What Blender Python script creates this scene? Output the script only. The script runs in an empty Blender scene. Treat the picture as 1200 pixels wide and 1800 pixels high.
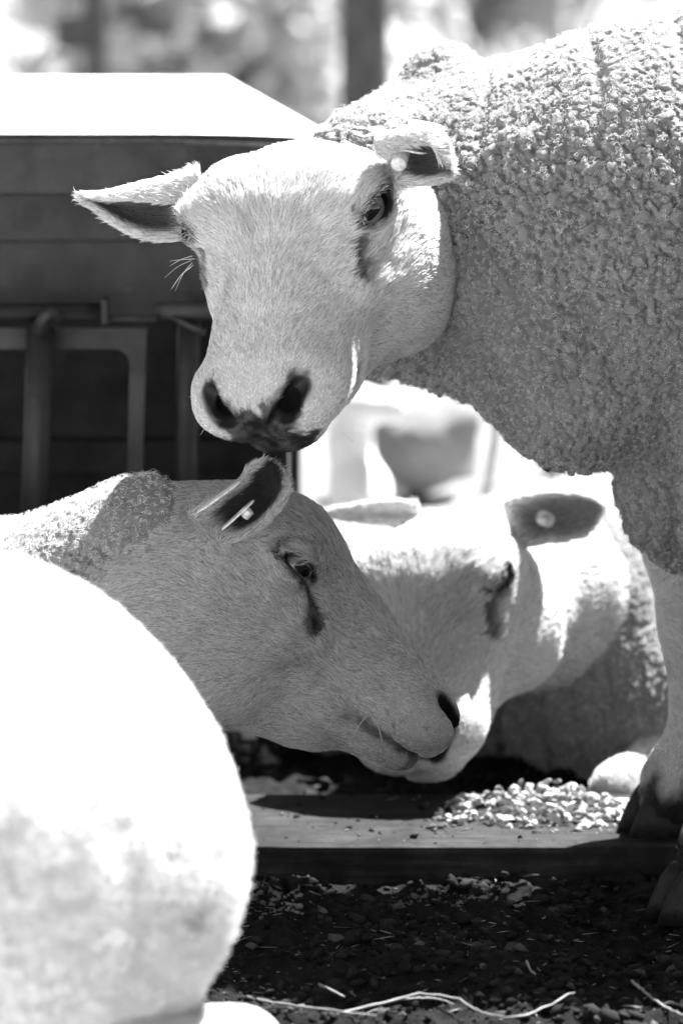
import bpy, math, random
import numpy as np
from mathutils import Vector, Matrix, Euler
f32 = np.float32
rng = np.random.default_rng(7)
random.seed(7)
scene = bpy.context.scene
col = scene.collection

# ------------------------------------------------------------------ camera
PITCH = math.radians(8.0)
S = 7920.0                       # focal length in pixels of the 1200 x 1800 frame
CAM = np.array([0.0, -3.52, 0.81])
FW = np.array([0, math.cos(PITCH), -math.sin(PITCH)])
RT = np.array([1.0, 0, 0])
UP = np.array([0, math.sin(PITCH), math.cos(PITCH)])


def P(px, py, d):
    return CAM + FW * d + RT * ((px - 600) / S * d) + UP * ((900 - py) / S * d)


def G(px, py, z=0.0):
    """point at height z that is seen at a pixel"""
    v = FW + RT * ((px - 600) / S) + UP * ((900 - py) / S)
    return CAM + v * ((z - CAM[2]) / v[2])


def CV(x, y, t):
    """camera-axis vector: right, up, toward the viewer"""
    v = RT * x + UP * y - FW * t
    return v / np.linalg.norm(v)


cd = bpy.data.cameras.new('camera')
cam = bpy.data.objects.new('camera', cd)
col.objects.link(cam)
cam.location = CAM
cam.rotation_euler = (math.pi / 2 - PITCH, 0, 0)
cd.sensor_fit = 'VERTICAL'
cd.sensor_height = 36
cd.lens = S / 1800 * 36
cd.clip_start = 0.05
cd.clip_end = 300
cd.dof.use_dof = True
cd.dof.focus_distance = 3.47
cd.dof.aperture_fstop = 5.4
scene.camera = cam

# ------------------------------------------------------------------ world, sun, exposure
SUN = np.array([0.33, 0.39, 0.85])
SUN = SUN / np.linalg.norm(SUN)
w = bpy.data.worlds.new('World')
scene.world = w
w.use_nodes = True
nt = w.node_tree
nt.nodes.clear()
sky = nt.nodes.new('ShaderNodeTexSky')
sky.sky_type = 'NISHITA'
sky.sun_disc = False
sky.air_density = 0.55
sky.dust_density = 0.4
sky.sun_elevation = math.asin(SUN[2])
sky.sun_rotation = math.atan2(SUN[0], SUN[1])
bw = nt.nodes.new('ShaderNodeRGBToBW')          # the photograph is black and white
bg = nt.nodes.new('ShaderNodeBackground')
bg.inputs[1].default_value = 0.068
out = nt.nodes.new('ShaderNodeOutputWorld')
nt.links.new(sky.outputs[0], bw.inputs[0])
nt.links.new(bw.outputs[0], bg.inputs[0])
nt.links.new(bg.outputs[0], out.inputs[0])
sl = bpy.data.lights.new('sun', 'SUN')
sl.energy = 5.0
sl.angle = math.radians(0.55)
so = bpy.data.objects.new('sun', sl)
col.objects.link(so)
so.location = (3, 3, 6)
so.rotation_euler = Vector(-SUN).to_track_quat('-Z', 'Y').to_euler()
vs = scene.view_settings
scene.display_settings.display_device = 'sRGB'
vs.view_transform = 'Standard'
vs.look = 'None'
vs.exposure = 2.5
vs.gamma = 1.0
scene.cycles.max_bounces = 6
scene.cycles.diffuse_bounces = 4
scene.cycles.use_denoising = True

# ------------------------------------------------------------------ materials


class M:
    """small node-material builder"""

    def __init__(s, name, rough=0.7, spec=0.3):
        s.m = bpy.data.materials.new(name)
        s.m.use_nodes = True
        s.t = s.m.node_tree
        s.b = s.t.nodes['Principled BSDF']
        s.b.inputs['Roughness'].default_value = rough
        s.b.inputs['Specular IOR Level'].default_value = spec

    def n(s, kind, **kw):
        nd = s.t.nodes.new('ShaderNode' + kind)
        for k, v in kw.items():
            if k.startswith('i_'):
                nd.inputs[k[2:].replace('_', ' ')].default_value = v
            else:
                setattr(nd, k, v)
        return nd

    def l(s, a, b):
        s.t.links.new(a, b)

    def grey(s, v):
        s.b.inputs['Base Color'].default_value = (v, v, v, 1)
        return s

    def coord(s):
        return s.n('TexCoord').outputs['Object']

    def noise(s, scale, detail=4, rough=0.55, vec=None, dist=0.0):
        nd = s.n('TexNoise')
        nd.inputs['Scale'].default_value = scale
        nd.inputs['Detail'].default_value = detail
        nd.inputs['Roughness'].default_value = rough
        nd.inputs['Distortion'].default_value = dist
        s.l(vec if vec is not None else s.coord(), nd.inputs['Vector'])
        return nd.outputs[0]

    def ramp(s, fac, stops):
        r = s.n('ValToRGB')
        el = r.color_ramp.elements
        while len(el) < len(stops):
            el.new(0.5)
        for e, (p, v) in zip(el, stops):
            e.position = p
            e.color = (v, v, v, 1)
        s.l(fac, r.inputs[0])
        return r.outputs[0]

    def math(s, op, a, b):
        m = s.n('Math', operation=op)
        for i, v in enumerate((a, b)):
            if isinstance(v, (int, float)):
                m.inputs[i].default_value = v
            else:
                s.l(v, m.inputs[i])
        return m.outputs[0]

    def base(s, sock):
        s.l(sock, s.b.inputs['Base Color'])
        return s

    def bump(s, h, strength=0.4, dist=0.002):
        b = s.n('Bump')
        b.inputs['Strength'].default_value = strength
        b.inputs['Distance'].default_value = dist
        s.l(h, b.inputs['Height'])
        s.l(b.outputs[0], s.b.inputs['Normal'])
        return s


def mat_wool(name, lo, hi, lump=170, strength=0.9):
    m = M(name, 0.95, 0.05)
    a = m.noise(900, 3, 0.7)
    b = m.noise(14, 3, 0.6)
    v = m.n('TexVoronoi', feature='SMOOTH_F1')
    v.inputs['Scale'].default_value = lump
    v.inputs['Smoothness'].default_value = 0.4
    m.l(m.coord(), v.inputs['Vector'])
    c = m.ramp(b, [(0.3, lo), (0.7, hi)])
    at = m.n('Attribute', attribute_name='dirt')
    mx = m.n('Mix', data_type='RGBA')
    m.l(at.outputs['Fac'], mx.inputs['Factor'])
    m.l(c, mx.inputs['A'])
    mx.inputs['B'].default_value = (0.05, 0.05, 0.05, 1)
    m.base(mx.outputs['Result'])
    h = m.math('SUBTRACT', m.math('MULTIPLY', a, 0.8), m.math('MULTIPLY', v.outputs['Distance'], 0.25))
    m.bump(h, strength, 0.003)
    m.b.inputs['Sheen Weight'].default_value = 0.25
    m.b.inputs['Sheen Roughness'].default_value = 0.6
    return m.m


def mat_skin(name, pale):
    m = M(name, 0.75, 0.2)
    at = m.n('Attribute', attribute_name='pig')
    n = m.noise(260, 3)
    c = m.ramp(at.outputs['Fac'], [(0.0, pale), (1.0, 0.012)])
    mx = m.n('Mix', data_type='RGBA', blend_type='MULTIPLY')
    mx.inputs['Factor'].default_value = 0.5
    m.l(c, mx.inputs['A'])
    m.l(m.ramp(n, [(0.3, 0.55), (0.7, 1.0)]), mx.inputs['B'])
    m.base(mx.outputs['Result'])
    rr = m.math('SUBTRACT', 0.85, m.math('MULTIPLY', at.outputs['Fac'], 0.35))
    m.l(rr, m.b.inputs['Roughness'])
    m.bump(m.noise(900, 2), 0.35, 0.001)
    return m.m


def mat_hair(name, lo, hi, trans=0.3):
    m = M(name, 0.6, 0.25)
    hi_n = m.n('HairInfo')
    c = m.ramp(hi_n.outputs['Random'], [(0.0, lo), (0.35, (lo + hi) / 2), (1.0, hi)])
    at = m.n('Attribute', attribute_name='pig')
    mx = m.n('Mix', data_type='RGBA')
    m.l(at.outputs['Fac'], mx.inputs['Factor'])
    m.l(c, mx.inputs['A'])
    mx.inputs['B'].default_value = (0.012, 0.012, 0.012, 1)
    m.base(mx.outputs['Result'])
    tr = m.n('BsdfTranslucent')
    m.l(mx.outputs['Result'], tr.inputs['Color'])
    ms = m.n('MixShader')
    ms.inputs[0].default_value = trans
    m.l(m.b.outputs[0], ms.inputs[1])
    m.l(tr.outputs[0], ms.inputs[2])
    m.l(ms.outputs[0], m.t.nodes['Material Output'].inputs[0])
    return m.m


MAT = {}
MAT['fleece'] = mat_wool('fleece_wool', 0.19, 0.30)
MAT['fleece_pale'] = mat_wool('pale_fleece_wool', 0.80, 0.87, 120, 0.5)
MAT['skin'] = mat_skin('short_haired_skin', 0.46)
MAT['skin_shaded'] = mat_skin('shade_darkened_skin', 0.28)  # darker skin copy: shade on the profiled head put into its colour
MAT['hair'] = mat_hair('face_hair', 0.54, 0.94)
MAT['hair_shaded'] = mat_hair('shade_darkened_face_hair', 0.26, 0.68)  # darker hair copy carrying the same head's shade in its colour
MAT['fibre'] = mat_hair('wool_fibre', 0.55, 0.85, 0.35)
mm = M('hoof_horn', 0.6)
MAT['hoof'] = mm.base(mm.ramp(mm.noise(90, 4), [(0.3, 0.005), (0.7, 0.02)])).bump(mm.noise(300, 3), 0.4).m
mm = M('ear_tag_plastic', 0.4, 0.4)
MAT['tag'] = mm.base(mm.ramp(mm.noise(300, 4), [(0.35, 0.5), (0.6, 0.78)])).m


def mat_eye():
    m = M('eye', 0.06, 0.6)
    tc = m.n('TexCoord')
    sp = m.n('SeparateXYZ')
    m.l(tc.outputs['Object'], sp.inputs[0])
    ax = m.math('DIVIDE', sp.outputs['X'], 0.0082)
    ay = m.math('DIVIDE', sp.outputs['Y'], 0.0042)
    p4 = m.math('ADD', m.math('POWER', m.math('ABSOLUTE', ax, 0), 4.0), m.math('POWER', m.math('ABSOLUTE', ay, 0), 4.0))
    r = m.math('POWER', m.math('ADD', m.math('POWER', sp.outputs['X'], 2.0), m.math('POWER', sp.outputs['Y'], 2.0)), 0.5)
    iris = m.ramp(m.math('DIVIDE', r, 0.0165), [(0.0, 0.16), (0.66, 0.11), (0.76, 0.03), (0.84, 0.010), (0.95, 0.010)])
    st = m.noise(420, 3)
    mu = m.n('Mix', data_type='RGBA', blend_type='MULTIPLY')
    mu.inputs['Factor'].default_value = 0.6
    m.l(iris, mu.inputs['A'])
    m.l(m.ramp(st, [(0.3, 0.6), (0.7, 1.0)]), mu.inputs['B'])
    pm = m.ramp(p4, [(0.75, 0.0), (1.0, 1.0)])
    mx = m.n('Mix', data_type='RGBA')
    m.l(pm, mx.inputs['Factor'])
    mx.inputs['A'].default_value = (0.003, 0.003, 0.003, 1)
    m.l(mu.outputs['Result'], mx.inputs['B'])
    m.base(mx.outputs['Result'])
    m.b.inputs['Coat Weight'].default_value = 0.4
    m.b.inputs['Coat Roughness'].default_value = 0.03
    return m.m


MAT['eye'] = mat_eye()

# ------------------------------------------------------------------ numpy noise


def _hash(ix, iy, iz, seed):
    h = (ix.astype(np.uint32) * np.uint32(73856093)) ^ (iy.astype(np.uint32) * np.uint32(19349663)) ^ \
        (iz.astype(np.uint32) * np.uint32(83492791)) ^ np.uint32((seed * 2654435761) & 0xffffffff)
    h ^= h >> np.uint32(15)
    h *= np.uint32(2246822519)
    h ^= h >> np.uint32(13)
    h *= np.uint32(3266489917)
    h ^= h >> np.uint32(16)
    return h


def rnd3(ix, iy, iz, seed):
    return (_hash(ix, iy, iz, seed) & np.uint32(0xffffff)).astype(f32) / f32(16777216)


def vnoise(p, scale, seed=0):
    """smooth value noise in -1..1"""
    q = p * scale
    i = np.floor(q).astype(np.int64)
    f = (q - i).astype(f32)
    u = f * f * (3 - 2 * f)
    r = np.zeros(len(p), f32)
    for dx in (0, 1):
        wx = u[:, 0] if dx else 1 - u[:, 0]
        for dy in (0, 1):
            wy = u[:, 1] if dy else 1 - u[:, 1]
            for dz in (0, 1):
                wz = u[:, 2] if dz else 1 - u[:, 2]
                r += wx * wy * wz * rnd3(i[:, 0] + dx, i[:, 1] + dy, i[:, 2] + dz, seed)
    return r * 2 - 1


def fbm(p, scale, seed=0, oct=3):
    r = np.zeros(len(p), f32)
    a = 1.0
    for o in range(oct):
        r += a * vnoise(p, scale * 2 ** o, seed + o)
        a *= 0.5
    return r


def worley(p, scale, seed=0):
    q = p * scale
    i = np.floor(q).astype(np.int64)
    f1 = np.full(len(p), 9, f32)
    f2 = np.full(len(p), 9, f32)
    idc = np.zeros(len(p), f32)
    for dx in (-1, 0, 1):
        for dy in (-1, 0, 1):
            for dz in (-1, 0, 1):
                cx, cy, cz = i[:, 0] + dx, i[:, 1] + dy, i[:, 2] + dz
                h = _hash(cx, cy, cz, seed)
                jx = (h & np.uint32(1023)).astype(f32) / 1023
                jy = ((h >> np.uint32(10)) & np.uint32(1023)).astype(f32) / 1023
                jz = ((h >> np.uint32(20)) & np.uint32(1023)).astype(f32) / 1023
                d = np.sqrt((cx + jx - q[:, 0]) ** 2 + (cy + jy - q[:, 1]) ** 2 + (cz + jz - q[:, 2]) ** 2).astype(f32)
                m = d < f1
                f2 = np.where(m, f1, np.minimum(f2, d))
                idc = np.where(m, (h >> np.uint32(5) & np.uint32(255)).astype(f32) / 255, idc)
                f1 = np.where(m, d, f1)
    return f1, f2, idc


def sstep(a, b, x):
    t = np.clip((x - a) / (b - a), 0, 1)
    return t * t * (3 - 2 * t)

# ------------------------------------------------------------------ signed distance shapes


def smin(a, b, k):
    h = np.clip(0.5 + 0.5 * (b - a) / k, 0, 1)
    return b + (a - b) * h - k * h * (1 - h)


def smax(a, b, k):
    return -smin(-a, -b, k)


def ell(p, c, r):
    r = np.asarray(r, f32)
    q = (p - np.asarray(c, f32)) / r
    k0 = np.sqrt((q * q).sum(1)) + 1e-6
    q = q / r
    k1 = np.sqrt((q * q).sum(1)) + 1e-6
    return k0 * (k0 - 1) / k1


def cone(p, a, b, ra, rb):
    a = np.asarray(a, f32)
    b = np.asarray(b, f32)
    ab = b - a
    t = np.clip(((p - a) @ ab) / float(ab @ ab), 0, 1)
    q = p - a - t[:, None] * ab
    return np.sqrt((q * q).sum(1)) - (ra + (rb - ra) * t)


def chain(p, pts, k=0.03):
    d = None
    for (a, ra), (b, rb) in zip(pts[:-1], pts[1:]):
        e = cone(p, a, b, ra, rb)
        d = e if d is None else smin(d, e, k)
    return d


def cloud(p, pts, rad, lo, hi):
    """distance to a cloud of points with radii, exact only near it"""
    d = np.full(len(p), 0.05, f32)
    m = np.all((p > lo - 0.02) & (p < hi + 0.02), axis=1)
    idx = np.nonzero(m)[0]
    for s in range(0, len(idx), 20000):
        ii = idx[s:s + 20000]
        q = p[ii]
        dd = (q * q).sum(1)[:, None] - 2 * q @ pts.T + (pts * pts).sum(1)[None]
        j = dd.argmin(1)
        d[ii] = np.sqrt(np.maximum(dd[np.arange(len(ii)), j], 0)) - rad[j]
    # farther away: distance to the box, never below the margin
    o = ~m
    e = np.maximum(np.maximum(lo - p[o], p[o] - hi), 0)
    d[o] = np.sqrt((e * e).sum(1)) + 0.004
    return d


def axis(lo, hi, fl, fh, hf, hc, g=1.12):
    """grid coordinates: fine between fl and fh, growing coarser outside"""
    mid = list(np.arange(fl, fh + hf, hf))
    L, h, x = [], hf, fl
    while x > lo:
        h = min(h * g, hc)
        x -= h
        L.append(x)
    R, h, x = [], hf, mid[-1]
    while x < hi:
        h = min(h * g, hc)
        x += h
        R.append(x)
    return np.array(L[::-1] + mid + R, f32)


def mesh_sdf(fn, X, Y, Z, block=8, margin=1.25):
    """surface nets on a rectilinear grid; fn(points)->distance; only blocks near the surface are evaluated finely"""
    nx, ny, nz = len(X), len(Y), len(Z)
    V = np.full((nx, ny, nz), 1.0, f32)

    def centres(A):
        st = list(range(0, len(A), block))
        return st, np.array([(A[i] + A[min(i + block, len(A) - 1)]) / 2 for i in st], f32), \
            np.array([(A[min(i + block, len(A) - 1)] - A[i]) / 2 for i in st], f32)
    sx, cx, hx = centres(X)
    sy, cy, hy = centres(Y)
    sz, cz, hz = centres(Z)
    gx, gy, gz = np.meshgrid(cx, cy, cz, indexing='ij')
    d = fn(np.stack([gx.ravel(), gy.ravel(), gz.ravel()], 1)).reshape(gx.shape)
    hr = np.sqrt(hx[:, None, None] ** 2 + hy[None, :, None] ** 2 + hz[None, None, :] ** 2)
    act = np.abs(d) < hr * margin + 0.004
    jobs = []
    for (i, j, k) in np.argwhere(~act & (d < 0)):
        V[sx[i]:sx[i] + block, sy[j]:sy[j] + block, sz[k]:sz[k] + block] = -1
    aw = np.argwhere(act)
    for s in range(0, len(aw), 400):
        pts, sl_ = [], []
        for (i, j, k) in aw[s:s + 400]:
            a, b, c = X[sx[i]:sx[i] + block], Y[sy[j]:sy[j] + block], Z[sz[k]:sz[k] + block]
            q = np.stack(np.meshgrid(a, b, c, indexing='ij'), -1)
            sl_.append((sx[i], sy[j], sz[k], q.shape[:3]))
            pts.append(q.reshape(-1, 3))
        val = fn(np.concatenate(pts))
        o = 0
        for (i, j, k, sh) in sl_:
            n = sh[0] * sh[1] * sh[2]
            V[i:i + sh[0], j:j + sh[1], k:k + sh[2]] = val[o:o + n].reshape(sh)
            o += n
    ins = V < 0
    c = np.zeros((nx - 1, ny - 1, nz - 1), np.int8)
    for a in (0, 1):
        for b in (0, 1):
            for e in (0, 1):
                c += ins[a:nx - 1 + a, b:ny - 1 + b, e:nz - 1 + e]
    cells = np.argwhere((c > 0) & (c < 8))
    idx = np.full(c.shape, -1, np.int32)
    idx[cells[:, 0], cells[:, 1], cells[:, 2]] = np.arange(len(cells))
    acc = np.zeros((len(cells), 3), f32)
    cnt = np.zeros(len(cells), f32)
    ci, cj, ck = cells.T
    AX = (X, Y, Z)
    for ax in range(3):
        for u in (0, 1):
            for v in (0, 1):
                o0 = [0, 0, 0]
                o1 = [0, 0, 0]
                oth = [q for q in range(3) if q != ax]
                o0[oth[0]] = o1[oth[0]] = u
                o0[oth[1]] = o1[oth[1]] = v
                o1[ax] = 1
                v0 = V[ci + o0[0], cj + o0[1], ck + o0[2]]
                v1 = V[ci + o1[0], cj + o1[1], ck + o1[2]]
                m = (v0 < 0) != (v1 < 0)
                t = np.where(m, v0 / np.where(m, v0 - v1, 1), 0)
                pt = np.zeros((len(cells), 3), f32)
                for q, (A, cc) in enumerate(zip(AX, (ci, cj, ck))):
                    if q == ax:
                        pt[:, q] = A[cc] + t * (A[cc + 1] - A[cc])
                    else:
                        pt[:, q] = A[cc + o0[q]]
                acc[m] += pt[m]
                cnt += m
    verts = acc / np.maximum(cnt, 1)[:, None]
    faces = []
    for ax in range(3):
        o1 = [0, 0, 0]
        o1[ax] = 1
        A = ins[:nx - o1[0], :ny - o1[1], :nz - o1[2]]
        B = ins[o1[0]:, o1[1]:, o1[2]:]
        e = np.argwhere(A != B)
        a1, a2 = [(1, 2), (2, 0), (0, 1)][ax]
        ok = (e[:, a1] > 0) & (e[:, a2] > 0) & (e[:, a1] < (nx, ny, nz)[a1] - 1) & (e[:, a2] < (nx, ny, nz)[a2] - 1)
        e = e[ok]
        fl = A[e[:, 0], e[:, 1], e[:, 2]]
        q = []
        for (u, v) in ((0, 0), (1, 0), (1, 1), (0, 1)):
            g = e.copy()
            g[:, a1] -= u
            g[:, a2] -= v
            q.append(idx[g[:, 0], g[:, 1], g[:, 2]])
        q = np.stack(q, 1)
        q[~fl] = q[~fl][:, ::-1]
        faces.append(q)
    F = np.concatenate(faces)
    F = F[(F >= 0).all(1)]
    return verts, F

# ------------------------------------------------------------------ mesh objects


def tag(o, label=None, cat=None, group=None, kind=None):
    for k, v in (('label', label), ('category', cat), ('group', group), ('kind', kind)):
        if v:
            o[k] = v
    return o


def empty(name, loc):
    o = bpy.data.objects.new(name, None)
    col.objects.link(o)
    o.location = Vector([float(c) for c in loc])
    o.empty_display_size = 0.05
    return o


def link_mesh(name, me, mat, parent=None, smooth=True):
    if mat is not None and not me.materials:
        me.materials.append(mat)
    if smooth:
        me.polygons.foreach_set('use_smooth', np.ones(len(me.polygons), bool))
    o = bpy.data.objects.new(name, me)
    col.objects.link(o)
    if parent is not None:
        o.parent = parent
    return o


def np_mesh(name, verts, faces, mat, parent=None, smooth=True):
    """verts in world space; stored relative to the parent (an unrotated Empty)"""
    me = bpy.data.meshes.new(name)
    off = np.zeros(3, f32)
    p_ = parent
    while p_ is not None:          # unrotated parents: their offsets add up
        off = off + np.array(p_.location, f32)
        p_ = p_.parent
    v = (np.asarray(verts, f32) - off)
    if isinstance(faces, np.ndarray):
        n, k = faces.shape
        me.vertices.add(len(v))
        me.vertices.foreach_set('co', v.ravel())
        me.loops.add(n * k)
        me.loops.foreach_set('vertex_index', faces.astype(np.int32).ravel())
        me.polygons.add(n)
        me.polygons.foreach_set('loop_start', np.arange(0, n * k, k, dtype=np.int32))
        me.update(calc_edges=True)
    else:
        me.from_pydata([tuple(map(float, q)) for q in v], [], faces)
        me.update()
    return link_mesh(name, me, mat, parent, smooth)


def vnormals(verts, F):
    a, b, c, d = (verts[F[:, i]] for i in range(4))
    n = np.cross(c - a, d - b)
    N = np.zeros_like(verts)
    for i in range(4):
        for k in range(3):
            N[:, k] += np.bincount(F[:, i], n[:, k], len(verts))
    return N / (np.linalg.norm(N, axis=1)[:, None] + 1e-12)


def fattr(o, name, vals):
    a = o.data.attributes.new(name, 'FLOAT', 'POINT')
    a.data.foreach_set('value', np.asarray(vals, f32))


def scatter(verts, F, N, weight, n, r):
    """n random points on quads; weight per vertex"""
    T = np.concatenate([F[:, [0, 1, 2]], F[:, [0, 2, 3]]])
    ar = np.linalg.norm(np.cross(verts[T[:, 1]] - verts[T[:, 0]], verts[T[:, 2]] - verts[T[:, 0]]), axis=1)
    ar = ar * weight[T].mean(1)
    cs = np.cumsum(ar)
    t = np.searchsorted(cs, r.random(n) * cs[-1])
    t = np.minimum(t, len(T) - 1)
    u, v = r.random(n), r.random(n)
    s = u + v > 1
    u[s], v[s] = 1 - u[s], 1 - v[s]
    W = np.stack([1 - u - v, u, v], 1).astype(f32)
    tri = T[t]
    pos = (verts[tri] * W[:, :, None]).sum(1)
    nor = (N[tri] * W[:, :, None]).sum(1)
    nor /= np.linalg.norm(nor, axis=1)[:, None] + 1e-9
    return pos, nor, tri, W


def hair_object(name, pts, rad, mat, parent, pig=None):
    """pts (n, k, 3) world space; rad (k,) or (n, k)"""
    n, k, _ = pts.shape
    hc = bpy.data.hair_curves.new(name)
    hc.add_curves([k] * n)
    off = np.array(parent.location, f32)
    hc.attributes['position'].data.foreach_set('vector', (pts - off).astype(f32).ravel())
    ra = hc.attributes.get('radius') or hc.attributes.new('radius', 'FLOAT', 'POINT')
    ra.data.foreach_set('value', np.broadcast_to(rad, (n, k)).astype(f32).ravel())
    if pig is not None:
        a = hc.attributes.new('pig', 'FLOAT', 'CURVE')
        a.data.foreach_set('value', pig.astype(f32))
    hc.materials.append(mat)
    o = bpy.data.objects.new(name, hc)
    col.objects.link(o)
    o.parent = parent
    return o

# ------------------------------------------------------------------ ground: dark trodden bedding in the pen, pale dry grass beyond
mm = M('ground_soil', 0.95, 0.08)
_sp = mm.n('SeparateXYZ')
mm.l(mm.coord(), _sp.inputs[0])
_wob = mm.math('MULTIPLY', mm.math('SUBTRACT', mm.noise(2.2, 4), 0.5), 0.9)
_back = mm.ramp(mm.math('MULTIPLY', mm.math('SUBTRACT', mm.math('ADD', _sp.outputs['Y'], _wob), 0.95), 1.8), [(0.0, 0.0), (1.0, 1.0)])
_q = mm.math('MINIMUM', mm.math('SUBTRACT', -0.5, _sp.outputs['Y']), mm.math('SUBTRACT', 0.22, _sp.outputs['X']))   # pale unseen ground added in front to bounce light onto rump and faces
_front = mm.ramp(mm.math('MULTIPLY', mm.math('ADD', _q, mm.math('MULTIPLY', _wob, .7)), 3.0), [(0.0, 0.0), (1.0, 1.0)])
_f = mm.math('MAXIMUM', _back, _front)
_near = mm.ramp(mm.noise(45, 6, .7), [(0.35, 0.005), (0.70, 0.022)])
_far = mm.ramp(mm.noise(1.3, 6, .65), [(0.30, 0.09), (0.50, 0.20), (0.72, 0.40)])
_mx = mm.n('Mix', data_type='RGBA')
_st2 = mm.n('Mix', data_type='RGBA')
mm.l(_front, _st2.inputs['Factor'])
mm.l(_far, _st2.inputs['A'])
mm.l(mm.ramp(mm.noise(60, 5), [(0.3, .38), (0.7, .70)]), _st2.inputs['B'])
mm.l(_f, _mx.inputs['Factor'])
mm.l(_near, _mx.inputs['A'])
mm.l(_st2.outputs['Result'], _mx.inputs['B'])
mm.base(_mx.outputs['Result']).bump(mm.noise(320, 6, .7), 0.9, .004)
MAT['soil'] = mm.m
gx = axis(-80, 80, -.16, .32, .0035, 6.0, 1.22)
gy = axis(-12, 200, -.42, .42, .0042, 8.0, 1.22)
GX, GY = np.meshgrid(gx, gy, indexing='ij')
gp = np.stack([GX.ravel(), GY.ravel(), np.zeros(GX.size)], 1).astype(f32)


def ground_z(p):
    q = np.asarray(p, f32).copy()
    q[:, 2] = 0
    f1, f2, _ = worley(q, 42, 3)
    h = 0.007 * fbm(q, 9, 51, 2) + 0.005 * fbm(q, 55, 55, 3) + 0.006 * sstep(0.7, 0.1, f1)
    fade = sstep(1.2, 0.6, np.abs(q[:, 0] - 0.1)) * sstep(1.3, 0.7, np.abs(q[:, 1]))
    return (h * fade + 0.05 * vnoise(q, 0.6, 7) * sstep(2.0, 5.0, q[:, 1])).astype(f32)


gp[:, 2] = ground_z(gp)
ni, nj = GX.shape
ii, jj = np.meshgrid(np.arange(ni - 1), np.arange(nj - 1), indexing='ij')
gq = np.stack([ii * nj + jj, (ii + 1) * nj + jj, (ii + 1) * nj + jj + 1, ii * nj + jj + 1], -1).reshape(-1, 4)
tag(np_mesh('ground', gp, gq, MAT['soil']), kind='structure')


def Yp(px, py, y):
    """point of the vertical plane at world y that is seen at a pixel"""
    v = FW + RT * ((px - 600) / S) + UP * ((900 - py) / S)
    return CAM + v * ((y - CAM[1]) / v[1])


def box_mesh(name, lo, hi, mat, parent=None, bevel=0.002, seg=2, taper=None):
    import bmesh
    lo, hi = np.minimum(lo, hi), np.maximum(lo, hi)
    bm = bmesh.new()
    bmesh.ops.create_cube(bm, size=1.0)
    sz, c = hi - lo, (hi + lo) / 2
    for v in bm.verts:
        v.co = Vector((v.co.x * sz[0], v.co.y * sz[1], v.co.z * sz[2]))
    if bevel:
        bmesh.ops.bevel(bm, geom=list(bm.edges), offset=min(bevel, min(sz) * 0.45), segments=seg, profile=0.6, affect='EDGES')
    me = bpy.data.meshes.new(name)
    bm.to_mesh(me)
    bm.free()
    o = link_mesh(name, me, mat, parent)
    o.location = Vector(c) - (parent.location if parent is not None else Vector((0, 0, 0)))
    for p in me.polygons:
        p.use_smooth = False
    return o


def pbox(name, px0, px1, py0, py1, y, depth, mat, parent=None, bevel=0.002, seg=2):
    a, b = Yp(px0, py1, y), Yp(px1, py0, y)
    return box_mesh(name, np.array([a[0], y, a[2]]), np.array([b[0], y + depth, b[2]]), mat, parent, bevel, seg)


def tube(name, pts, rad, mat, parent=None, seg=8, cap=True):
    """swept tube through world points; rad a number or a list"""
    pts = [np.asarray(p, float) for p in pts]
    n = len(pts)
    rads = [rad] * n if isinstance(rad, (int, float)) else list(rad)
    vs_, fs = [], []
    prev = None
    for i in range(n):
        t = pts[min(i + 1, n - 1)] - pts[max(i - 1, 0)]
        t /= np.linalg.norm(t) + 1e-12
        if prev is None:
            a = np.cross(t, [0.3, 0.2, 1.0])
        else:
            a = prev - t * (prev @ t)
        a /= np.linalg.norm(a) + 1e-12
        prev = a
        b = np.cross(t, a)
        for j in range(seg):
            an = 2 * math.pi * j / seg
            vs_.append(pts[i] + rads[i] * (math.cos(an) * a + math.sin(an) * b))
    for i in range(n - 1):
        for j in range(seg):
            fs.append((i * seg + j, i * seg + (j + 1) % seg, (i + 1) * seg + (j + 1) % seg, (i + 1) * seg + j))
    if cap:
        fs.append(tuple(range(seg))[::-1])
        fs.append(tuple((n - 1) * seg + j for j in range(seg)))
    return np_mesh(name, np.array(vs_), fs, mat, parent)


def smooth_path(pts, n=24):
    pts = np.array(pts, float)
    T = np.linspace(0, len(pts) - 1.0001, n)
    o = []
    for t in T:
        i = int(t)
        f = t - i
        p0, p1, p2, p3 = pts[max(i - 1, 0)], pts[i], pts[min(i + 1, len(pts) - 1)], pts[min(i + 2, len(pts) - 1)]
        o.append(0.5 * ((2 * p1) + (-p0 + p2) * f + (2 * p0 - 5 * p1 + 4 * p2 - p3) * f * f + (-p0 + 3 * p1 - 3 * p2 + p3) * f ** 3))
    return o


# ------------------------------------------------------------------ timber plank on the ground
mm = M('weathered_timber', 0.85, 0.15)
_mp = mm.n('Mapping')
_mp.inputs['Scale'].default_value = (3, 60, 60)
mm.l(mm.coord(), _mp.inputs[0])
_g = mm.noise(3.0, 6, .65, _mp.outputs[0])
_st = mm.ramp(mm.noise(22, 5, .7), [(0.42, 0.25), (0.62, 1.0)])
_mu = mm.n('Mix', data_type='RGBA', blend_type='MULTIPLY')
_mu.inputs['Factor'].default_value = 0.8
mm.l(mm.ramp(_g, [(0.3, 0.012), (0.7, 0.042)]), _mu.inputs['A'])
mm.l(_st, _mu.inputs['B'])
mm.base(_mu.outputs['Result']).bump(_g, 0.5, .003)
MAT['timber'] = mm.m
PY0, PY1, PZ = float(G(600, 1552)[1]), float(G(600, 1395, .030)[1]), .030
plank = box_mesh('timber_plank', np.array([-.62, PY0, -.02]), np.array([.75, PY1, PZ]), MAT['timber'], None, .004, 2)
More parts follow.
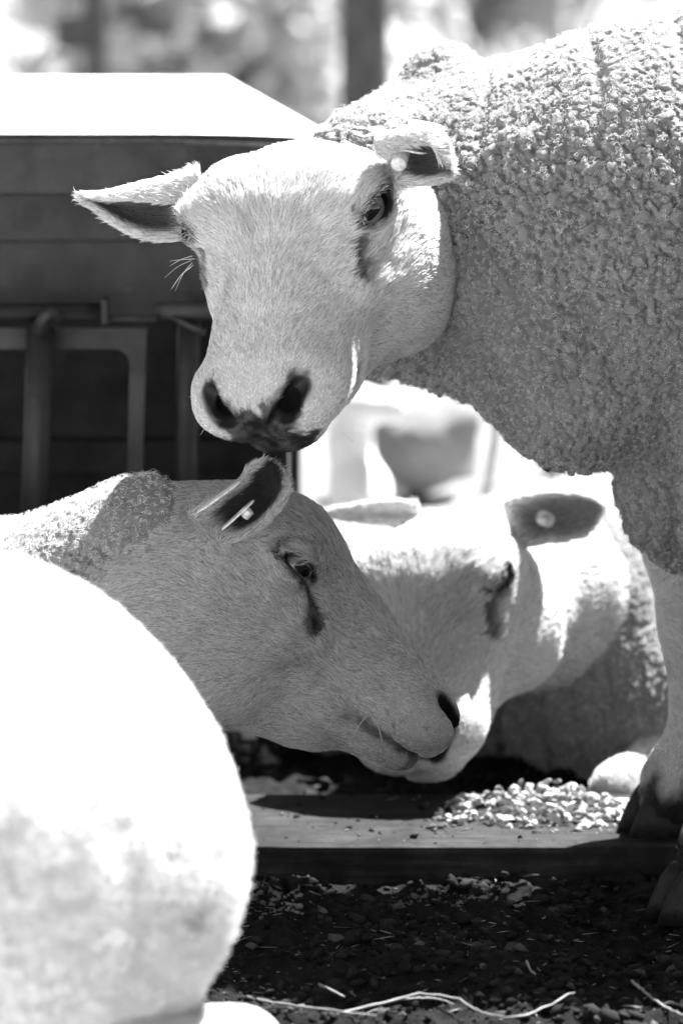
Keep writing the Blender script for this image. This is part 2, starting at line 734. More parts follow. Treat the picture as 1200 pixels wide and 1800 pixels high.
tag(plank, 'dark weathered timber plank lying across the ground, under the hoof of the standing sheep', 'plank')

# ------------------------------------------------------------------ metal feeder at the left


def mat_metal(name, lo, hi, rough=.55, spots=0.12):
    m = M(name, rough, 0.5)
    n1 = m.noise(16, 5, .65)
    v = m.n('TexVoronoi')
    v.inputs['Scale'].default_value = 46
    m.l(m.coord(), v.inputs['Vector'])
    c = m.ramp(n1, [(0.3, lo), (0.7, hi)])
    mu = m.n('Mix', data_type='RGBA', blend_type='MULTIPLY')
    mu.inputs['Factor'].default_value = 0.5
    m.l(c, mu.inputs['A'])
    m.l(m.ramp(v.outputs['Color'], [(0.2, 0.5), (0.8, 1.0)]), mu.inputs['B'])
    sp = m.n('Mix', data_type='RGBA')
    m.l(m.ramp(m.noise(75, 6, .8), [(0.62, 0.0), (0.74, 1.0)]), sp.inputs['Factor'])
    m.l(mu.outputs['Result'], sp.inputs['A'])
    sp.inputs['B'].default_value = (spots, spots, spots, 1)
    m.base(sp.outputs['Result'])
    m.l(m.ramp(m.noise(30, 4), [(0.3, rough - .12), (0.7, rough + .2)]), m.b.inputs['Roughness'])
    m.bump(m.noise(380, 4, .7), 0.35, .0015)
    return m.m


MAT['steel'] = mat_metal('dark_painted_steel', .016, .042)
MAT['steel_dark'] = mat_metal('darkest_steel', .006, .016, .75, .03)  # darkest steel, for the inner panels and legs
MAT['steel_pale'] = mat_metal('worn_grey_steel', .022, .060, .6, .2)
MAT['bar'] = mat_metal('dark_bar_steel', .007, .022, .5, .12)
MAT['lid_sunlit'] = mat_metal('sunlit_lid_white', .74, .86, .5, .85)  # white lid top: sunlit brightness put into the sheet's colour
FY = 0.43
fr = empty('livestock_feeder', (-.45, FY + .2, 0))
tag(fr, 'dark metal livestock feeder with bright lid and barred front behind the sheep', 'feeder')
# lid: a rounded slab with a whitened top sheet added for its sunlit look
zl = Yp(0, 340, FY)[2]
zt = Yp(0, 232, FY)[2]
zr = Yp(0, 139, FY + .42)[2]
xl, xr = -.95, float(Yp(590, 250, FY)[0])
cutx = (float(Yp(395, 160, FY + .42)[0]) - xr) / .42
import bmesh


def profile_slab(name, prof, x0_, x1_, mat, parent, cut=0.0):
    """prof: (y, z) outline swept along x; the right end is cut on a slant and its front corner rounded"""
    n = len(prof)
    secs = [(x0_, 0.0, 0.0)] + [(x1_ - .16 + .16 * math.sin(a), .15 * (1 - math.cos(a)), .016 * (1 - math.cos(a))) for a in np.linspace(0, math.pi / 2 * .93, 9)]
    vs_, fs = [], []
    for k, (x, off, drop) in enumerate(secs):
        for y, z in prof:
            wf = max(0.0, 1 - (y - FY) / .42)
            vs_.append((x + (cut * (y - FY) if k else 0.0), y + off * wf, z - drop * wf))
    for k in range(len(secs) - 1):
        for i in range(n):
            fs.append((k * n + i, k * n + (i + 1) % n, (k + 1) * n + (i + 1) % n, (k + 1) * n + i))
    fs += [tuple(range(n))[::-1], tuple((len(secs) - 1) * n + i for i in range(n))]
    o = np_mesh(name, np.array(vs_), fs, mat, parent, False)
    bm = bmesh.new()
    bm.from_mesh(o.data)
    bmesh.ops.recalc_face_normals(bm, faces=bm.faces)
    bm.to_mesh(o.data)
    bm.free()
    return o


rr_ = .014
arc = [(FY + rr_ - rr_ * math.cos(a), zt - rr_ + rr_ * math.sin(a)) for a in np.linspace(0, math.pi / 2, 8)]
slope = (zr - zt) / .42
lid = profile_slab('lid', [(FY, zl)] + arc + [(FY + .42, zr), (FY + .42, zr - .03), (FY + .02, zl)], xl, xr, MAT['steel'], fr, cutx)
top = profile_slab('lid_lit_sheet', [(arc[4][0] - .001, arc[4][1] + .0012), (arc[6][0], arc[6][1] + .0018), (FY + rr_, zt + .0022), (FY + .423, zr + .003), (FY + .423, zr + .0005), (FY + rr_, zt + .0002)], xl - .001, xr + .003, MAT['lid_sunlit'], lid, cutx)
top.parent = lid
for px, py, yy in ((368, 163, .40), (436, 186, .30)):
    p = Yp(px, py, FY + yy)
    tube('bolt_head', [p + np.array([0, 0, -.004]), p + np.array([0, 0, .004]), p + np.array([0, 0, .006])], [.012, .012, .007], MAT['lid_sunlit'], fr, 10)
pbox('upper_panel', -400, 500, 338, 424, FY + .05, .02, MAT['steel'], fr, .003)
pbox('lower_panel', -400, 505, 420, 562, FY + .062, .02, MAT['steel'], fr, .003)
pbox('back_panel', -400, 505, 560, 1150, FY + .22, .01, MAT['steel_dark'], fr, .002)
pbox('inner_shelf', -400, 505, 775, 832, FY + .20, .015, MAT['steel_dark'], fr, .002)
pbox('end_panel', 498, 505, 345, 1150, FY + .06, .30, MAT['steel_dark'], fr, .001)


def htube(name, px0, px1, py, y, rpx, mat, parent):
    r = rpx / (S / (y + 3.55))
    return tube(name, [Yp(px0, py, y), Yp((px0 + px1) / 2, py, y), Yp(px1, py, y)], r, mat, parent, 12)


htube('rail', -400, 178, 549, FY + .01, 16, MAT['bar'], fr)
pbox('latch_plate', 178, 190, 526, 570, FY - .01, .03, MAT['steel'], fr, .002)
htube('latch_rod', 186, 276, 560, FY + .005, 6, MAT['steel_pale'], fr)
htube('rail', 276, 420, 546, FY + .015, 15, MAT['steel_pale'], fr)
tube('upright_bar', [Yp(72, 572, FY + .005), Yp(66, 760, FY), Yp(58, 990, FY)], .0125, MAT['bar'], fr, 14)
tube('upright_bar', [Yp(334, 556, FY + .03), Yp(330, 700, FY + .03), Yp(325, 990, FY + .03)], .0105, MAT['bar'], fr, 14)
tube('bar_bracket', smooth_path([Yp(70, 585, FY - .004), Yp(76, 562, FY - .014), Yp(92, 548, FY - .014), Yp(100, 556, FY - .006)], 10), .006, MAT['bar'], fr, 10)
tube('hook', [Yp(300, 556, FY + .01), Yp(335, 574, FY), Yp(361, 585, FY)], [.0018, .0024, .0032], MAT['steel_pale'], fr, 8)
# gate frame: a plate with a rounded opening
_o = [Yp(-380, 577, FY + .03), Yp(258, 577, FY + .03), Yp(243, 1100, FY + .03), Yp(-380, 1100, FY + .03)]
_inn = []
cx_, cy_, rr2 = 200, 642, 28
for a in np.linspace(0, math.pi / 2, 7):
    _inn.append((cx_ + rr2 * math.sin(a), cy_ - rr2 * math.cos(a)))
_inn = [(-340, 614)] + _inn + [(219, 1060), (-340, 1060)]
_in3 = [Yp(a, b, FY + .03) for a, b in _inn]
_m = len(_in3)
vs_ = _o + _in3
vs_ = vs_ + [v + np.array([0, .012, 0]) for v in vs_]
k_ = 4 + _m
_ring = []
# bridge outer to inner loop by hand: top, right, bottom, left
inner = list(range(4, 4 + _m))
top_i, right_i = inner[0:_m - 2], inner[_m - 3:_m - 1]
fs = [tuple([0] + top_i + [1])[::-1], (1, inner[_m - 3], inner[_m - 2], 2)[::1], (2, inner[_m - 2], inner[_m - 1], 3), (3, inner[_m - 1], inner[0], 0)]
fs = [f for f in fs]
fs += [tuple(i + k_ for i in f)[::-1] for f in fs]
fs += [(i, (i + 1) % 4, (i + 1) % 4 + k_, i + k_) for i in range(4)]
fs += [(inner[i], inner[(i + 1) % _m], inner[(i + 1) % _m] + k_, inner[i] + k_) for i in range(_m)]
o = np_mesh('gate_frame', np.array(vs_), fs, MAT['steel_pale'], fr, False)
_bm = bmesh.new()
_bm.from_mesh(o.data)
bmesh.ops.recalc_face_normals(_bm, faces=_bm.faces)
_bm.to_mesh(o.data)
_bm.free()
for sx in (-.93, -.06):
    box_mesh('leg', np.array([sx - .02, FY + .24, -.01]), np.array([sx + .02, FY + .28, .50]), MAT['steel_dark'], fr, .002)

# ------------------------------------------------------------------ posts and rails behind
mm = M('old_post_wood', 0.9, 0.1)
mm.base(mm.ramp(mm.noise(30, 5, .7), [(0.3, .05), (0.7, .13)])).bump(mm.noise(60, 4), .5, .004)
MAT['post'] = mm.m
mm = M('pale_pole', 0.7, 0.2)
mm.base(mm.ramp(mm.noise(40, 4), [(0.3, .55), (0.7, .75)]))
MAT['pale'] = mm.m


def round_post(name, px, pw, y, ztop, mat, parent=None, lean=0.0):
    b = Yp(px, 0, y)
    w_ = pw / (S / (y + 3.52))
    n = 12
    pts = [np.array([b[0] + lean * t, y, -.05 + (ztop + .05) * t]) for t in np.linspace(0, 1, n)]
    rd = [w_ / 2 * (1.06 - .06 * t + .03 * math.sin(9 * t + px)) for t in np.linspace(0, 1, n)]
    return tube(name, pts, rd, mat, parent, 16)


o = round_post('fence_post', 641, 84, 3.6, 1.6, MAT['post'])
tag(o, 'thick dark blurred wooden post rising behind the standing sheep', 'post')
pr = empty('fence_post', (float(Yp(168, 0, 3.8)[0]), 3.8, 0))
tag(pr, 'thin dark blurred post with a rail stub, behind the bright feeder lid', 'post')
round_post('post', 168, 38, 3.8, 1.6, MAT['post'], pr)
pbox('rail_stub', 98, 160, 26, 88, 3.78, .05, MAT['post'], pr, .01)
for (px, pw, y, zt_, mat, lean, lab) in ((521, 25, 1.6, .44, 'pale', .0, 'narrow white pole just right of the lowered chin, out of focus'),
                                         (822, 46, 2.6, .50, 'pale', .0, 'broad pale blurred pole under the neck of the standing sheep'),
                                         (824, 21, 1.7, .45, 'pale', .075, 'thin leaning white pole blurred below the brisket'),
                                         (975, 26, 2.6, .40, 'post', .0, 'short dark blurred stake seen below the brisket')):
    o = round_post('fence_pole', px, pw, y, zt_, MAT[mat], None, lean)
    tag(o, lab, 'pole')

# ------------------------------------------------------------------ shrubs beyond the pen
mm = M('shrub_leaf', 0.6, 0.3)
_hi = mm.n('Attribute', attribute_name='shade')
mm.base(mm.ramp(_hi.outputs['Fac'], [(0.0, .25), (1.0, .75)]))
_tr = mm.n('BsdfTranslucent')
_tr.inputs[0].default_value = (.6, .6, .6, 1)
_ms = mm.n('MixShader')
_ms.inputs[0].default_value = .5
mm.l(mm.b.outputs[0], _ms.inputs[1])
mm.l(_tr.outputs[0], _ms.inputs[2])
mm.l(_ms.outputs[0], mm.t.nodes['Material Output'].inputs[0])
MAT['leaf'] = mm.m


def shrub(px, y, height, width, n, label, seed):
    r = np.random.default_rng(seed)
    b = Yp(px, 0, y)
    root = empty('shrub', (float(b[0]), y, 0))
    tag(root, label, 'shrub', 'blurred shrubs beyond the pen')
    for k in range(7):
        a = r.random() * 6.28
        e = np.array([b[0] + math.cos(a) * width * .6 * r.random(), y + math.sin(a) * width * .5 * r.random(), height * (0.6 + .4 * r.random())])
        tube('stem', smooth_path([(b[0], y, -.02), (b[0] * .6 + e[0] * .4, y, e[2] * .5), e], 7), [.014, .013, .012, .010, .008, .006, .003], MAT['post'], root, 6)
    cl = 26
    cc = np.stack([b[0] + r.normal(0, width * .42, cl), y + r.normal(0, width * .3, cl), height * (0.25 + .75 * r.random(cl))], 1)
    ci = r.integers(0, cl, n)
    c = cc[ci] + r.normal(0, 1, (n, 3)) * np.array([.11, .11, .09])
    c[:, 2] = np.maximum(c[:, 2], .02)
    d1 = r.normal(0, 1, (n, 3))
    d1 /= np.linalg.norm(d1, axis=1)[:, None]
    d2 = np.cross(d1, r.normal(0, 1, (n, 3)))
    d2 /= np.linalg.norm(d2, axis=1)[:, None]
    L = .055 * (0.6 + .8 * r.random(n))[:, None]
    v = np.stack([c - d1 * L, c - d2 * L * .42 + d1 * L * .1, c + d1 * L, c + d2 * L * .42 + d1 * L * .1], 1).reshape(-1, 3)
    f = np.arange(n * 4).reshape(-1, 4)
    o = np_mesh('leaves', v, f, MAT['leaf'], root, False)
    fattr(o, 'shade', np.repeat(0.5 * r.random(n) + .5 * (ci % 5) / 4, 4))
    o['kind'] = 'stuff'


shrub(322, 8.2, .74, .40, 4500, 'dark blurred shrub above the feeder lid, left of the thick post', 1)
shrub(480, 10.0, 1.25, .55, 4500, 'tall grey blurred shrub nearest the thick post on its left', 2)
shrub(575, 13.5, 1.6, .8, 4500, 'hazy blurred shrub far behind the thick post', 3)
shrub(800, 11.0, 1.2, .7, 4500, 'pale blurred shrub between the thick post and the back of the standing sheep', 4)
shrub(1000, 13.0, 1.5, .9, 4500, 'pale blurred shrub just above the shoulders of the standing sheep', 5)

# ------------------------------------------------------------------ sheep: head
EYE = np.array([0.0, 0.0630, 0.005], f32)
EYE_R = 0.0165
XS = 0.92
EN = np.array([0.40, 0.84, 0.34])
EN /= np.linalg.norm(EN)
E1 = np.array([0.95, -0.30, -0.02])
E1 -= EN * (E1 @ EN)
E1 /= np.linalg.norm(E1)
E2 = np.cross(EN, E1)
E2 = E2 if E2[2] > 0 else -E2


def tear_line(q):
    """distance in the side view to the line running down from the inner corner of the eye"""
    m = q.copy()
    m[:, 1] = 0
    return np.minimum(cone(m, (0.016, 0, 0.000), (0.030, 0, -0.008), 0.0004, 0.0006), cone(m, (0.032, 0, -0.009), (0.046, 0, -0.021), 0.0012, 0.0042))


class Head:
    def __init__(s, O, f, L, scale=1.0, lid=0.0, jaw=0.0):
        f = f / np.linalg.norm(f)
        L = L - f * (L @ f)
        L = L / np.linalg.norm(L)
        U = np.cross(f, L)
        s.R = np.stack([f, L, U], 1).astype(f32)
        s.O = np.asarray(O, f32)
        s.k = scale
        s.lid = lid
        s.jaw = jaw
        s.ears = []

    def loc(s, p):
        q = ((p - s.O) @ s.R / s.k).astype(f32)
        q[:, 0] = np.where(q[:, 0] > 0, q[:, 0] / XS, q[:, 0])
        q[:, 2] = np.where(q[:, 2] < -0.04, -0.04 + (q[:, 2] + 0.04) * (1 + s.jaw), q[:, 2])
        q[:, 2] -= 0.014 * sstep(0.085, 0.15, q[:, 0]) * sstep(0.0, -0.045, q[:, 2])      # lips rise towards the front
        return q

    def wor(s, q):
        return s.O + s.R @ (np.asarray(q, f32) * s.k)

    def eye_at(s, side):
        s.O = s.O  # kept for clarity
        return s.wor(EYE * np.array([1, side, 1], f32))

    def slit(s, q):
        """signed value: below 1 inside the eye opening; q mirrored to +y"""
        e = q - EYE
        u = e @ E1.astype(f32)
        v = e @ E2.astype(f32) + 0.0015
        wv = e @ EN.astype(f32)
        hi = np.where(v > 0, 0.0100 - s.lid, 0.0072)
        return np.sqrt((u / 0.0148) ** 2 + (v / hi) ** 2), u, v, wv

    def sdf(s, p):
        q0 = s.loc(p)
        q = q0.copy()
        q[:, 1] = np.abs(q[:, 1])
        d = ell(q, (-0.018, 0, -0.018), (0.058, 0.070, 0.047))
        d = smin(d, cone(q, (0.0, 0, -0.012), (0.125, 0, -0.034), 0.049, 0.033), 0.03)
        # brow and orbit
        d = smin(d, ell(q, (-0.012, 0.048, 0.006), (0.034, 0.026, 0.024)), 0.02)
        d = smin(d, cone(q, (-0.035, 0.056, -0.014), (0.03, 0.042, -0.028), 0.019, 0.021), 0.02)
        # side of the face
        d = smin(d, cone(q, (0.0, 0.034, -0.052), (0.120, 0.022, -0.050), 0.037, 0.031), 0.03)
        # cheek muscle and jaw angle
        d = smin(d, ell(q, (-0.030, 0.048, -0.092), (0.072, 0.040, 0.068)), 0.03)
        d = smin(d, cone(q, (-0.035, 0.018, -0.118), (0.095, 0.010, -0.088), 0.036, 0.024), 0.03)
        d = d + 0.004 * np.exp(-((q[:, 0] - 0.062) / 0.022) ** 2 - ((q[:, 2] + 0.070) / 0.030) ** 2) * sstep(0.015, 0.03, q[:, 1])
        d = d + 0.0035 * np.exp(-((q[:, 0] + 0.004) / 0.024) ** 2 - ((q[:, 2] + 0.040) / 0.012) ** 2) * sstep(0.02, 0.04, q[:, 1])
        # muzzle
        d = smin(d, ell(q, (0.132, 0, -0.042), (0.046, 0.050, 0.034)), 0.022)
        d = smin(d, ell(q, (0.142, 0.029, -0.050), (0.036, 0.030, 0.027)), 0.014)
        d = smin(d, ell(q, (0.158, 0.016, -0.040), (0.024, 0.030, 0.028)), 0.012)
        # lower lip and chin
        d = smin(d, ell(q, (0.136, 0, -0.082), (0.038, 0.036, 0.021)), 0.010)
        d = smin(d, ell(q, (0.158, 0.012, -0.058), (0.022, 0.030, 0.016)), 0.010)
        # mouth slit
        for a, b, r in (((0.105, 0.055, -0.065), (0.135, 0.053, -0.073), 0.0026), ((0.135, 0.053, -0.073), (0.160, 0.036, -0.0735), 0.0030),
                        ((0.160, 0.036, -0.0735), (0.174, 0.012, -0.071), 0.0032), ((0.174, 0.012, -0.071), (0.179, 0.0, -0.069), 0.0032)):
            c = cone(q, a, b, r, r)
            d = smax(d, -c, 0.007)
        # nostril, a slanting comma
        c = smin(cone(q, (0.160, 0.035, -0.018), (0.174, 0.025, -0.031), 0.0068, 0.0092),
                 cone(q, (0.174, 0.025, -0.031), (0.184, 0.011, -0.043), 0.0084, 0.0042), 0.006)
        d = smax(d, -c, 0.006)
        d = smax(d, -ell(q, (0.158, 0.024, -0.036), (0.014, 0.009, 0.009)), 0.004)
        # groove below the nose
        d = smax(d, -cone(q, (0.184, 0, -0.038), (0.182, 0, -0.068), 0.0022, 0.0028), 0.005)
        # eye opening
        sl_, u, v, wv = s.slit(q)
        e = q - EYE
        er = np.sqrt((e * e).sum(1))
        lidball = er - 0.0215
        d = smin(d, lidball, 0.008)
        # fold above the lid
        fold = np.abs(np.sqrt((u / 0.019) ** 2 + ((v - 0.002) / 0.0145) ** 2) - 1) * 0.014 - 0.0012
        fold = np.where((v > 0.001) & (wv > 0), fold, 0.05)
        d = smax(d, -np.maximum(fold, -0.002), 0.004)
        cut = np.maximum((sl_ - 1) * 0.0085, -wv)
        cut = np.maximum(cut, -(er - EYE_R * 0.93))
        d = smax(d, -cut, 0.003)
        # tear groove
        d = d + 0.0045 * np.exp(-(np.maximum(tear_line(q), 0) / 0.0028) ** 2) * sstep(0.02, 0.035, q[:, 1])
        d = d + 0.0011 * fbm(q, 42, 91, 2) * sstep(0.028, 0.04, er)
        return (d * s.k).astype(f32)

    def add_ear(s, rows, depth, thick=0.0024, dark=0.8):
        """rows: base to tip, each (edge, middle, edge) as (px, py, depth offset)"""
        A = np.array([[P(a[0], a[1], depth + (a[2] if len(a) > 2 else 0)) for a in r] for r in rows], float)
        nt_, ns = 50, 33
        T = np.linspace(0, len(rows) - 1.0001, nt_)
        pts = np.zeros((nt_, ns, 3))

        def cat(t, c):
            i = int(t)
            f = t - i
            p0, p1 = c[max(i - 1, 0)], c[i]
            p2, p3 = c[min(i + 1, len(c) - 1)], c[min(i + 2, len(c) - 1)]
            return 0.5 * ((2 * p1) + (-p0 + p2) * f + (2 * p0 - 5 * p1 + 4 * p2 - p3) * f * f + (-p0 + 3 * p1 - 3 * p2 + p3) * f ** 3)
        nk = A.shape[1]
        for i, t in enumerate(T):
            row = [cat(t, A[:, k]) for k in range(nk)]
            for j, x in enumerate(np.linspace(0, nk - 1.0001, ns)):
                pts[i, j] = cat(x, row)
        ax = A[-1].mean(0) - A[0].mean(0)
        ax /= np.linalg.norm(ax)
        du = np.gradient(pts, axis=0)
        dv = np.gradient(pts, axis=1)
        nn = np.cross(du, dv)
        nn /= np.linalg.norm(nn, axis=2)[:, :, None] + 1e-9
        cup = (A[:, 0] + A[:, -1] - 2 * A[:, nk // 2]).sum(0)
        if (nn * cup).sum(2).mean() < 0:
            nn = -nn
        rad = np.full((nt_, ns), thick)
        ed = np.abs(np.linspace(-1, 1, ns))
        rad = rad * (1.25 - 0.45 * ed[None] ** 2) * np.linspace(1.5, 0.9, nt_)[:, None]
        s.ears.append(dict(dark=dark, p=pts.reshape(-1, 3).astype(f32), r=rad.ravel().astype(f32), n=nn.reshape(-1, 3).astype(f32), ax=ax.astype(f32),
                           e=np.broadcast_to(ed[None], (nt_, ns)).ravel().astype(f32),
                           t=np.broadcast_to(np.linspace(0, 1, nt_)[:, None], (nt_, ns)).ravel().astype(f32),
                           lo=pts.reshape(-1, 3).min(0).astype(f32), hi=pts.reshape(-1, 3).max(0).astype(f32)))

    def full(s, p):
        d = s.sdf(p)
        for e in s.ears:
            d = smin(d, cloud(p, e['p'], e['r'], e['lo'], e['hi']), 0.006)
        return d


def near_ear(h, verts):
    """per vertex: ear index (-1 none), side (inner +1), edge 0..1, along 0..1"""
    n = len(verts)
    who = np.full(n, -1)
    inner = np.zeros(n, f32)
    edge = np.zeros(n, f32)
    along = np.zeros(n, f32)
    for k, e in enumerate(h.ears):
        dk = e['dark']
        m = np.nonzero(np.all((verts > e['lo'] - 0.01) & (verts < e['hi'] + 0.01), axis=1))[0]
        for s0 in range(0, len(m), 20000):
            ii = m[s0:s0 + 20000]
            q = verts[ii]
            dd = (q * q).sum(1)[:, None] - 2 * q @ e['p'].T + (e['p'] ** 2).sum(1)[None]
            j = dd.argmin(1)
            ds = np.sqrt(np.maximum(dd[np.arange(len(ii)), j], 0)) - e['r'][j]
            ok = ds < 0.0025
            who[ii[ok]] = k
            inner[ii[ok]] = np.where(((q - e['p'][j]) * e['n'][j]).sum(1)[ok] > 0.0006, dk, 0)
            edge[ii[ok]] = e['e'][j][ok]
            along[ii[ok]] = e['t'][j][ok]
    return who, inner, edge, along


def pigment(h, verts, nose=1.0, seed=0, nose_low=True):
    """dark skin: nose, lips, eye rims and tear marks; and where hair grows"""
    q = h.loc(verts)
    y = np.abs(q[:, 1])
    m = q.copy()
    m[:, 1] = y
    no = fbm(verts, 160, seed, 3)
    # nose pad and nostril
    dn = cone(m, (0.158, 0.035, -0.017), (0.178, 0.018, -0.036), 0.0095, 0.0130)
    n2 = fbm(verts, 95, seed + 40, 3)
    dp = cone(m, (0.184, 0.0, -0.036), (0.178, 0.0, -0.068), 0.015, 0.014 + 0.024 * nose)
    d = smin(dn + 0.0035 * no, dp + 0.009 * n2 + 0.003 * no, 0.006)
    pig = (1 - sstep(-0.002, 0.004, d)) * (0.95 + 0.10 * np.clip(no, -1, 1))
    dl = cone(m, (0.180, 0.0, -0.069), (0.148, 0.046, -0.073), 0.0055, 0.0038)
    dl = np.minimum(dl, cone(m, (0.148, 0.046, -0.073), (0.107, 0.055, -0.066), 0.0045, 0.003)) + 0.003 * no
    pig = np.maximum(pig, 1 - sstep(-0.001, 0.004, dl))
    pig *= nose
    inn = cone(m, (0.158, 0.035, -0.018), (0.177, 0.021, -0.034), 0.0085, 0.0112)
    inn = np.minimum(inn, ell(m, (0.158, 0.025, -0.036), (0.018, 0.014, 0.014)))
    pig = np.maximum(pig, 1 - sstep(-0.001, 0.0035, inn))
    sl_, u, v, wv = h.slit(m)
    e = m - EYE
    near = (np.sqrt((e * e).sum(1)) < 0.034) & (wv > -0.004)
    rim = np.where(near, 1 - sstep(1.20, 1.60, sl_ + 0.16 * no), 0)
    pig = np.maximum(pig, rim)
    td = np.where(y > 0.03, tear_line(m), 0.05) - 0.0020 + 0.0030 * no
    tear = 1 - sstep(-0.001, 0.004, td)
    pig = np.maximum(pig, np.clip(0.88 * tear * (0.9 + 0.3 * no), 0, 1))
    # faint mottling and small dark flecks, denser on the muzzle
    pig = np.maximum(pig, 0.16 * sstep(0.3, 1.1, fbm(verts, 60, seed + 20, 3)))
    f1, f2, idc = worley(verts, 1 / 0.011, seed + 30)
    fleck = (idc < 0.10 + 0.45 * sstep(0.07, 0.14, q[:, 0])) * sstep(0.20, 0.10, f1)
    pig = np.maximum(pig, 0.6 * fleck)
    return np.clip(pig, 0, 1), q


def face_flow(h, q, nor):
    """hair direction on the face (world), from the nose back over forehead and down the cheeks"""
    x, y, z = q[:, 0], q[:, 1], q[:, 2]
    ch = sstep(-0.02, -0.09, z) * sstep(0.12, 0.02, x)
    d = np.stack([-np.ones_like(x), 1.0 * np.sign(y) * sstep(0.0, 0.05, np.abs(y)) * sstep(-0.06, 0.06, z + 0.03), -0.9 * ch + 0.25 * sstep(0.0, 0.03, z)], 1)
    wv = d @ h.R.T
    wv = wv - nor * (wv * nor).sum(1)[:, None]
    return wv / (np.linalg.norm(wv, axis=1)[:, None] + 1e-6)


def comb(pos, nor, direc, length, lift, r, noise=0.46, clump=400, k=4, curl=0.0):
    """short combed strands"""
    n = len(pos)
    # clumped direction noise
    j = np.stack([vnoise(pos, clump, 11), vnoise(pos, clump, 12), vnoise(pos, clump, 13)], 1) * noise
    j += np.stack([vnoise(pos, 70, 21), vnoise(pos, 70, 22), vnoise(pos, 70, 23)], 1) * noise * 0.8
    j += r.normal(0, noise * 0.35, (n, 3))
    d = direc + j
    d = d - nor * (d * nor).sum(1)[:, None]
    d /= np.linalg.norm(d, axis=1)[:, None] + 1e-6
    L = length * (0.7 + 0.6 * r.random(n))
    lf = lift * (0.6 + 0.8 * r.random(n))
    pts = np.zeros((n, k, 3))
    for i in range(k):
        t = i / (k - 1)
        pts[:, i] = pos - nor * 0.0006 + d * (L * t)[:, None] + nor * (L * (lf * t * (1.25 - 0.75 * t)))[:, None]
    return pts


def curls(pos, nor, length, r, k=6, amp=0.0018):
    """crimped wool fibres"""
    n = len(pos)
    t1 = np.cross(nor, r.normal(0, 1, (n, 3)))
    t1 /= np.linalg.norm(t1, axis=1)[:, None] + 1e-6
    t2 = np.cross(nor, t1)
    L = length * (0.6 + 0.8 * r.random(n))
    ph = r.random(n) * 6.28
    tw = (5.0 + 4 * r.random(n)) * np.where(r.random(n) < 0.5, 1, -1)
    lean = (r.random(n) - 0.3) * 0.9
    pts = np.zeros((n, k, 3))
    for i in range(k):
        t = i / (k - 1)
        a = ph + tw * t
        rr = amp * (0.25 + 0.9 * t)
        pts[:, i] = pos - nor * 0.001 + nor * (L * t * (1 - 0.35 * t))[:, None] + t1 * ((np.cos(a) - np.cos(ph)) * rr + L * lean * t * 0.6)[:, None] + t2 * ((np.sin(a) - np.sin(ph)) * rr)[:, None]
    return pts


def facing(pos, nor, lim=-0.45):
    v = CAM.astype(f32) - pos
    v = v / np.linalg.norm(v, axis=1)[:, None]
    return ((v * nor).sum(1) > lim)


def in_view(p, mx=90):
    """weight 1 near the photographed field, 0 far outside"""
    v = p - CAM.astype(f32)
    d = v @ FW.astype(f32)
    x = (v @ RT.astype(f32)) / d * S + 600
    y = 900 - (v @ UP.astype(f32)) / d * S
    return ((x > -mx) & (x < 1200 + mx) & (y > -mx) & (y < 1800 + mx)).astype(f32)


def eyeball(h, side, parent, look=(0, 0)):
    n_ = EN * np.array([1, side, 1])
    a_ = E1 * np.array([1, side, 1])
    n = h.R @ n_.astype(f32)
    a = h.R @ a_.astype(f32)
    b = np.cross(n, a)
    # turn the gaze
    n2 = n + a * look[0] + b * look[1]
    n2 /= np.linalg.norm(n2)
    a2 = a - n2 * (a @ n2)
    a2 /= np.linalg.norm(a2)
    b2 = np.cross(n2, a2)
    ns, nr = 40, 24
    vs_, fs = [], []
    R = EYE_R * h.k
    for i in range(nr + 1):
        th = math.pi * i / nr
        for j in range(ns):
            ph = 2 * math.pi * j / ns
            z = math.cos(th)
            bulge = 1.0 + 0.06 * max(0, (z - 0.75) / 0.25)
            vs_.append((R * bulge * math.sin(th) * math.cos(ph), R * bulge * math.sin(th) * math.sin(ph), R * bulge * z))
    for i in range(nr):
        for j in range(ns):
            fs.append((i * ns + j, (i + 1) * ns + j, (i + 1) * ns + (j + 1) % ns, i * ns + (j + 1) % ns))
    me = bpy.data.meshes.new('eye')
    me.from_pydata(vs_, [], fs)
    o = link_mesh('eye', me, MAT['eye'], parent)
    mtx = Matrix([[a2[i], b2[i], n2[i], 0] for i in range(3)] + [[0, 0, 0, 1]])
    mtx.translation = Vector(h.eye_at(side)) - Vector(parent.location)
    o.matrix_local = mtx
    return o


def lashes(h, side, parent, n=24):
    """short lashes along the upper lid"""
    r = np.random.default_rng(17)
    mir = np.array([1, side, 1])
    out_ = []
    for i in range(n):
        a = math.radians(15 + 150 * (i + r.random() * .8) / n)
        u, v = 0.0155 * math.cos(a), (0.0108 - h.lid) * math.sin(a) - 0.0015
        w_ = math.sqrt(max(0.0208 ** 2 - u * u - v * v, 0))
        p0 = EYE + E1 * u + E2 * v + EN * w_
        dr = EN * 0.70 + E2 * 0.75 + E1 * (u / 0.016 * 0.5) + r.normal(0, .12, 3)
        L = 0.0065 * (0.6 + .6 * r.random())
        pts = [p0 + dr * L * t - E2 * 0.004 * t * t for t in (0, .35, .7, 1.0)]
        out_.append([h.wor(p * mir) for p in pts])
    hair_object('lashes', np.array(out_), np.array([1, .9, .7, .2]) * .00022, MAT['hair'], parent)


